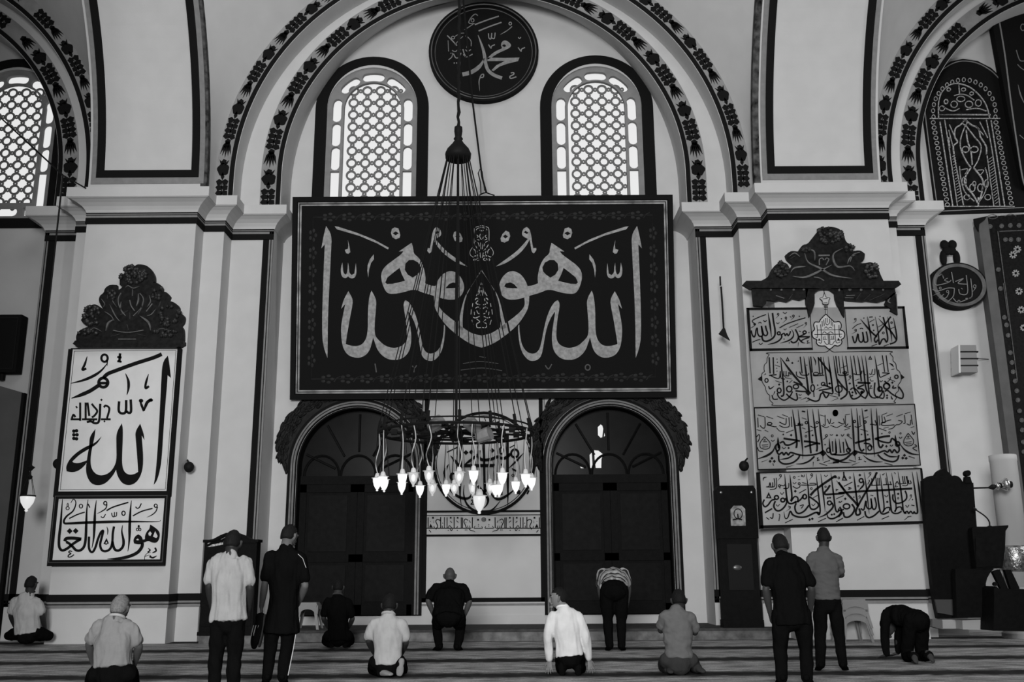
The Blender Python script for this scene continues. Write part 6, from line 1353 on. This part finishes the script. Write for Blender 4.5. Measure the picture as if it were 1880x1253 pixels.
r, L, g = person('standing person in a loose black tee holding a shoe beside the left door', B(507, 1260, None), dict(head=(531, 985, 0.08), neck=(525, 1007, 0.0), sl=(496, 1020, 0.0), sr=(553, 1023, 0.0), el=(486, 1075, 0.0), er=(560, 1076, 0.0), wl=(480, 1115, 0.04), wr=(552, 1102, 0.20),
    hl=(505, 1125, 0.0), hr=(533, 1125, 0.0), kl=(496, 1190, 0.02), kr=(526, 1190, 0.02), al=(490, 1246, 0.0), ar=(519, 1246, 0.0), tl=(486, 1256, 0.17), tr=(524, 1256, 0.17)), (0.5, 1, -0.3), 0.10, 0.0045, hem=0.22, s=0.98, flare=0.03, no_hand=(), hdir=((0, 0.1, -1), None), hnorm=((-1, -0.2, 0), None), handcurl=0.75)
st = MB(); st.tube([g['hr'].lerp(g['kr'], 0.3) + Vector((0.10, -0.03, 0)), g['kr'] + Vector((0.085, -0.03, 0)), g['kr'].lerp(g['ar'], 0.9) + Vector((0.062, -0.03, 0))], 0.0045, 6)
st.build('trouser_stripe', mat('white_edge', 0.55), r); MB().tube([g['sr'] + Vector((-0.02, -0.085, 0.03)), g['sr'] + Vector((0.035, -0.075, -0.02)), g['sr'] + Vector((0.07, -0.05, -0.12))], 0.003, 6).build('sleeve_piping', mat('white_edge', 0.55), r)
hp = Vector(r.location) + g['wl']
sh = empty('sports_shoe', hp + Vector((0.0, -0.03, -0.12))); tag(sh, 'black sports shoe with three pale stripes hanging from the hand of a standing person', 'shoe')
k = MB(); loft(k, [(0.0, 0.0, 0.02), (0.01, -0.005, -0.05), (-0.015, -0.01, -0.14), (-0.04, -0.02, -0.25), (-0.045, -0.02, -0.30)], [(0.045, 0.055), (0.05, 0.06), (0.05, 0.062), (0.045, 0.05), (0.035, 0.035)], Vector((0, 1, 0)), 14, 4); fuse(k, 'upper', cloth(0.007), sh, 0.008, 3)
k = MB(); loft(k, [(0.055, -0.0, 0.03), (0.045, -0.0, -0.12), (0.01, -0.01, -0.30)], [(0.014, 0.05), (0.014, 0.05), (0.014, 0.036)], Vector((1, 0, 0)), 12, 3); k.build('sole', mat('grey_sole', 0.03, 0.8), sh, True)
for i in range(3): MB().tube([(-0.055 + i * 0.028, -0.052 - 0.012 * (i == 1), -0.075), (-0.075 + i * 0.028, -0.052 - 0.012 * (i == 1), -0.165), (-0.075 + i * 0.026, -0.05, -0.19)], 0.0055, 6).build('stripe', mat('white_edge', 0.55), sh)

J = dict(head=(621, 1079, 0.05), neck=(620, 1094, 0.0), sl=(601, 1104, 0.0), sr=(640, 1105, 0.0), el=(594, 1136, 0.03), er=(647, 1137, 0.03), wl=(603, 1154, 0.25), wr=(640, 1154, 0.25)); J.update(kneel(604, 638, 1168, 1192))
person('kneeling person all in black in front of the left arched door', B(621, 1192, None), J, (0.0, 1, -0.15), 0.035, 0.0045, collar=0.05, hem=0.08)
J = dict(head=(715, 1112, 0.05), neck=(713, 1130, 0.0), sl=(686, 1143, 0.0), sr=(738, 1145, 0.0), el=(677, 1177, 0.03), er=(745, 1180, 0.03), wl=(687, 1200, 0.25), wr=(736, 1203, 0.25)); J.update(kneel(691, 732, 1217, 1243))
J['ar'] = (736, 1222, -0.16); J['tr'] = (733, 1240, -0.18); J['al'] = (700, 1235, -0.10); J['tl'] = (718, 1239, -0.24)
person('kneeling person in a pale polo shirt with bare soles showing, right of the left door', B(711, 1243, None), J, (0.0, 1, -0.2), 0.022, 0.33, collar=0.33, hem=0.03, shoes=0.2, wr=0.018, ws=(9, 9, 5))
person('bald person in black with hands on bent knees below the strip of script', B(823, 1196, None), dict(head=(826, 1058, 0.28), neck=(826, 1073, 0.18), sl=(801, 1080, 0.12), sr=(850, 1081, 0.12), el=(786, 1104, 0.06), er=(862, 1106, 0.06), wl=(798, 1134, 0.12), wr=(851, 1135, 0.12),
    hl=(811, 1128, -0.18), hr=(836, 1128, -0.18), kl=(802, 1152, 0.16), kr=(846, 1152, 0.16), al=(806, 1189, -0.02), ar=(840, 1189, -0.02), tl=(798, 1194, 0.18), tr=(846, 1194, 0.18)), (0.0, 1, -0.35), 0.05, 0.0045, hair=None, bulk=1.32, hem=0.08, s=1.06, hdir=((0.5, 0.2, -1), (-0.5, 0.2, -1)), hnorm=((-0.6, -0.6, 0.3), (0.6, -0.6, 0.3)))
person('person in a white long sleeved shirt with fingertips on the carpet and face turned sideways', B(1046, 1241, None), dict(head=(1026, 1099, 0.05), neck=(1034, 1118, 0.0), sl=(1013, 1131, 0.0), sr=(1062, 1131, 0.0), el=(1006, 1170, -0.02), er=(1075, 1172, -0.02), wl=(1009, 1213, 0.04), wr=(1082, 1212, 0.04),
    hl=(1033, 1202, -0.02), hr=(1059, 1202, -0.02), kl=(1030, 1228, 0.34), kr=(1066, 1228, 0.34), al=(1032, 1226, -0.04), ar=(1061, 1226, -0.04), tl=(1032, 1239, -0.03), tr=(1062, 1239, -0.03)), (-1, 0.12, -0.05), 0.16, 0.55, sleeve='long', collar=0.7, hem=0.02, s=0.94, voxel=0.0055, handcurl=0.12, hdir=((-0.05, -0.1, -1), (0.15, -0.1, -1)), hnorm=((-0.4, -1, 0.1), (0.4, -1, 0.1)), spread=0.22, wr=0.012)
sm = bpy.data.materials.new('striped_jersey'); sm.use_nodes = True; nt = sm.node_tree; b_ = nt.nodes['Principled BSDF']; b_.inputs['Roughness'].default_value = 0.9; b_.inputs['Specular IOR Level'].default_value = 0.08
tc = nt.nodes.new('ShaderNodeTexCoord'); sx = nt.nodes.new('ShaderNodeSeparateXYZ'); nt.links.new(tc.outputs['Object'], sx.inputs[0])
m1 = nt.nodes.new('ShaderNodeMath'); m1.operation = 'MULTIPLY'; m1.inputs[1].default_value = 9.5; nt.links.new(sx.outputs[1], m1.inputs[0])
m2 = nt.nodes.new('ShaderNodeMath'); m2.operation = 'FRACT'; nt.links.new(m1.outputs[0], m2.inputs[0])
rp = nt.nodes.new('ShaderNodeValToRGB'); rp.color_ramp.interpolation = 'CONSTANT'; el_ = rp.color_ramp.elements; el_[0].position = 0; el_[0].color = (0.33,) * 3 + (1,); el_[1].position = 0.72; el_[1].color = (0.02,) * 3 + (1,); q_ = el_.new(0.40); q_.color = (0.2, 0.2, 0.2, 1)
nt.links.new(m2.outputs[0], rp.inputs[0]); nt.links.new(rp.outputs[0], b_.inputs['Base Color'])
person('person in a striped tee bowing low before the right arched door', B(1129, 1196, None), dict(head=(1127, 1068, 0.72), neck=(1127, 1060, 0.58), sl=(1106, 1053, 0.48), sr=(1146, 1053, 0.48), el=(1101, 1080, 0.42), er=(1154, 1081, 0.42), wl=(1108, 1116, 0.26), wr=(1150, 1117, 0.26),
    hl=(1115, 1084, -0.06), hr=(1140, 1084, -0.06), kl=(1116, 1140, -0.02), kr=(1141, 1140, -0.02), al=(1119, 1188, -0.06), ar=(1141, 1188, -0.06), tl=(1115, 1194, 0.12), tr=(1145, 1194, 0.12)), (0, 0.5, -1), 0.04, 0.3, hem=-0.07, headup=(0, 1, 0.4), shirt_mat=sm, bulk=1.22, s=1.06)
J = dict(head=(1246, 1103, 0.08), neck=(1244, 1119, 0.0), sl=(1219, 1129, 0.0), sr=(1269, 1134, 0.0), el=(1213, 1158, 0.10), er=(1276, 1162, 0.08), wl=(1228, 1145, 0.30), wr=(1258, 1147, 0.30)); J.update(kneel(1225, 1268, 1213, 1239)); J['ar'] = (1280, 1228, -0.05); J['tr'] = (1292, 1234, -0.16)
person('kneeling person in a dark grey shirt with raised hands before the tall clock', B(1246, 1239, None), J, (0.0, 1, -0.25), 0.02, 0.105, sleeve='short', hem=-0.02, trousers=0.03, shoes=0.03, wr=0.016, ws=(8, 8, 12), hdir=((0.2, 0.2, 1), (-0.2, 0.2, 1)))
person('standing person in black tee and trousers, nearest of the pair before the right pier', B(1458, 1262, None), dict(head=(1432, 1003, 0.14), neck=(1437, 1024, 0.05), sl=(1413, 1034, 0.0), sr=(1471, 1034, 0.0), el=(1406, 1083, -0.02), er=(1490, 1082, -0.02), wl=(1414, 1127, 0.08), wr=(1488, 1122, 0.14),
    hl=(1434, 1128, -0.04), hr=(1472, 1128, -0.04), kl=(1433, 1192, 0.02), kr=(1480, 1192, 0.02), al=(1435, 1247, -0.02), ar=(1482, 1247, -0.02), tl=(1428, 1257, 0.16), tr=(1489, 1257, 0.16)), (-0.1, 1, -0.3), 0.03, 0.0045, hem=0.12, bulk=1.1, s=1.0)
person('standing person in a dark grey tee with folded arms beside the plastic stools', B(1526, 1233, None), dict(head=(1512, 988, 0.03), neck=(1512, 1010, 0.0), sl=(1490, 1021, 0.0), sr=(1536, 1022, 0.0), el=(1485, 1056, 0.05), er=(1545, 1056, 0.05), wl=(1505, 1058, 0.24), wr=(1526, 1056, 0.24),
    hl=(1507, 1102, 0.0), hr=(1531, 1102, 0.0), kl=(1506, 1168, 0.02), kr=(1540, 1168, 0.02), al=(1506, 1223, -0.02), ar=(1548, 1223, -0.02), tl=(1500, 1232, 0.16), tr=(1554, 1232, 0.16)), (0, 1, -0.05), 0.02, 0.075, hem=0.0, s=0.95, wr=0.016, ws=(6, 6, 16), hdir=((1, 0.2, 0), (-1, 0.2, 0)))
person('person in black going down to prostrate on hands and knees beside the preaching chair', B(1665, 1217, None), dict(head=(1630, 1150, 0.46), neck=(1632, 1134, 0.36), sl=(1626, 1128, 0.22), sr=(1652, 1124, 0.34), el=(1624, 1168, 0.24), er=(1650, 1168, 0.42), wl=(1628, 1203, 0.22), wr=(1648, 1200, 0.42),
    hl=(1672, 1137, -0.12), hr=(1692, 1142, 0.02), kl=(1664, 1206, 0.12), kr=(1692, 1206, 0.22), al=(1678, 1206, -0.24), ar=(1706, 1204, -0.16), tl=(1682, 1217, -0.32), tr=(1713, 1215, -0.24)), (-0.3, 0.6, -1), 0.03, 0.0045, sleeve='long', hem=0.08, headup=(-0.3, 1, 0.4), bulk=1.05, shoes=0.04, hdir=((-0.5, 0.8, -0.3), (-0.5, 0.8, -0.3)), hnorm=((0, 0.2, 1), (0, 0.2, 1)), handcurl=0.05)
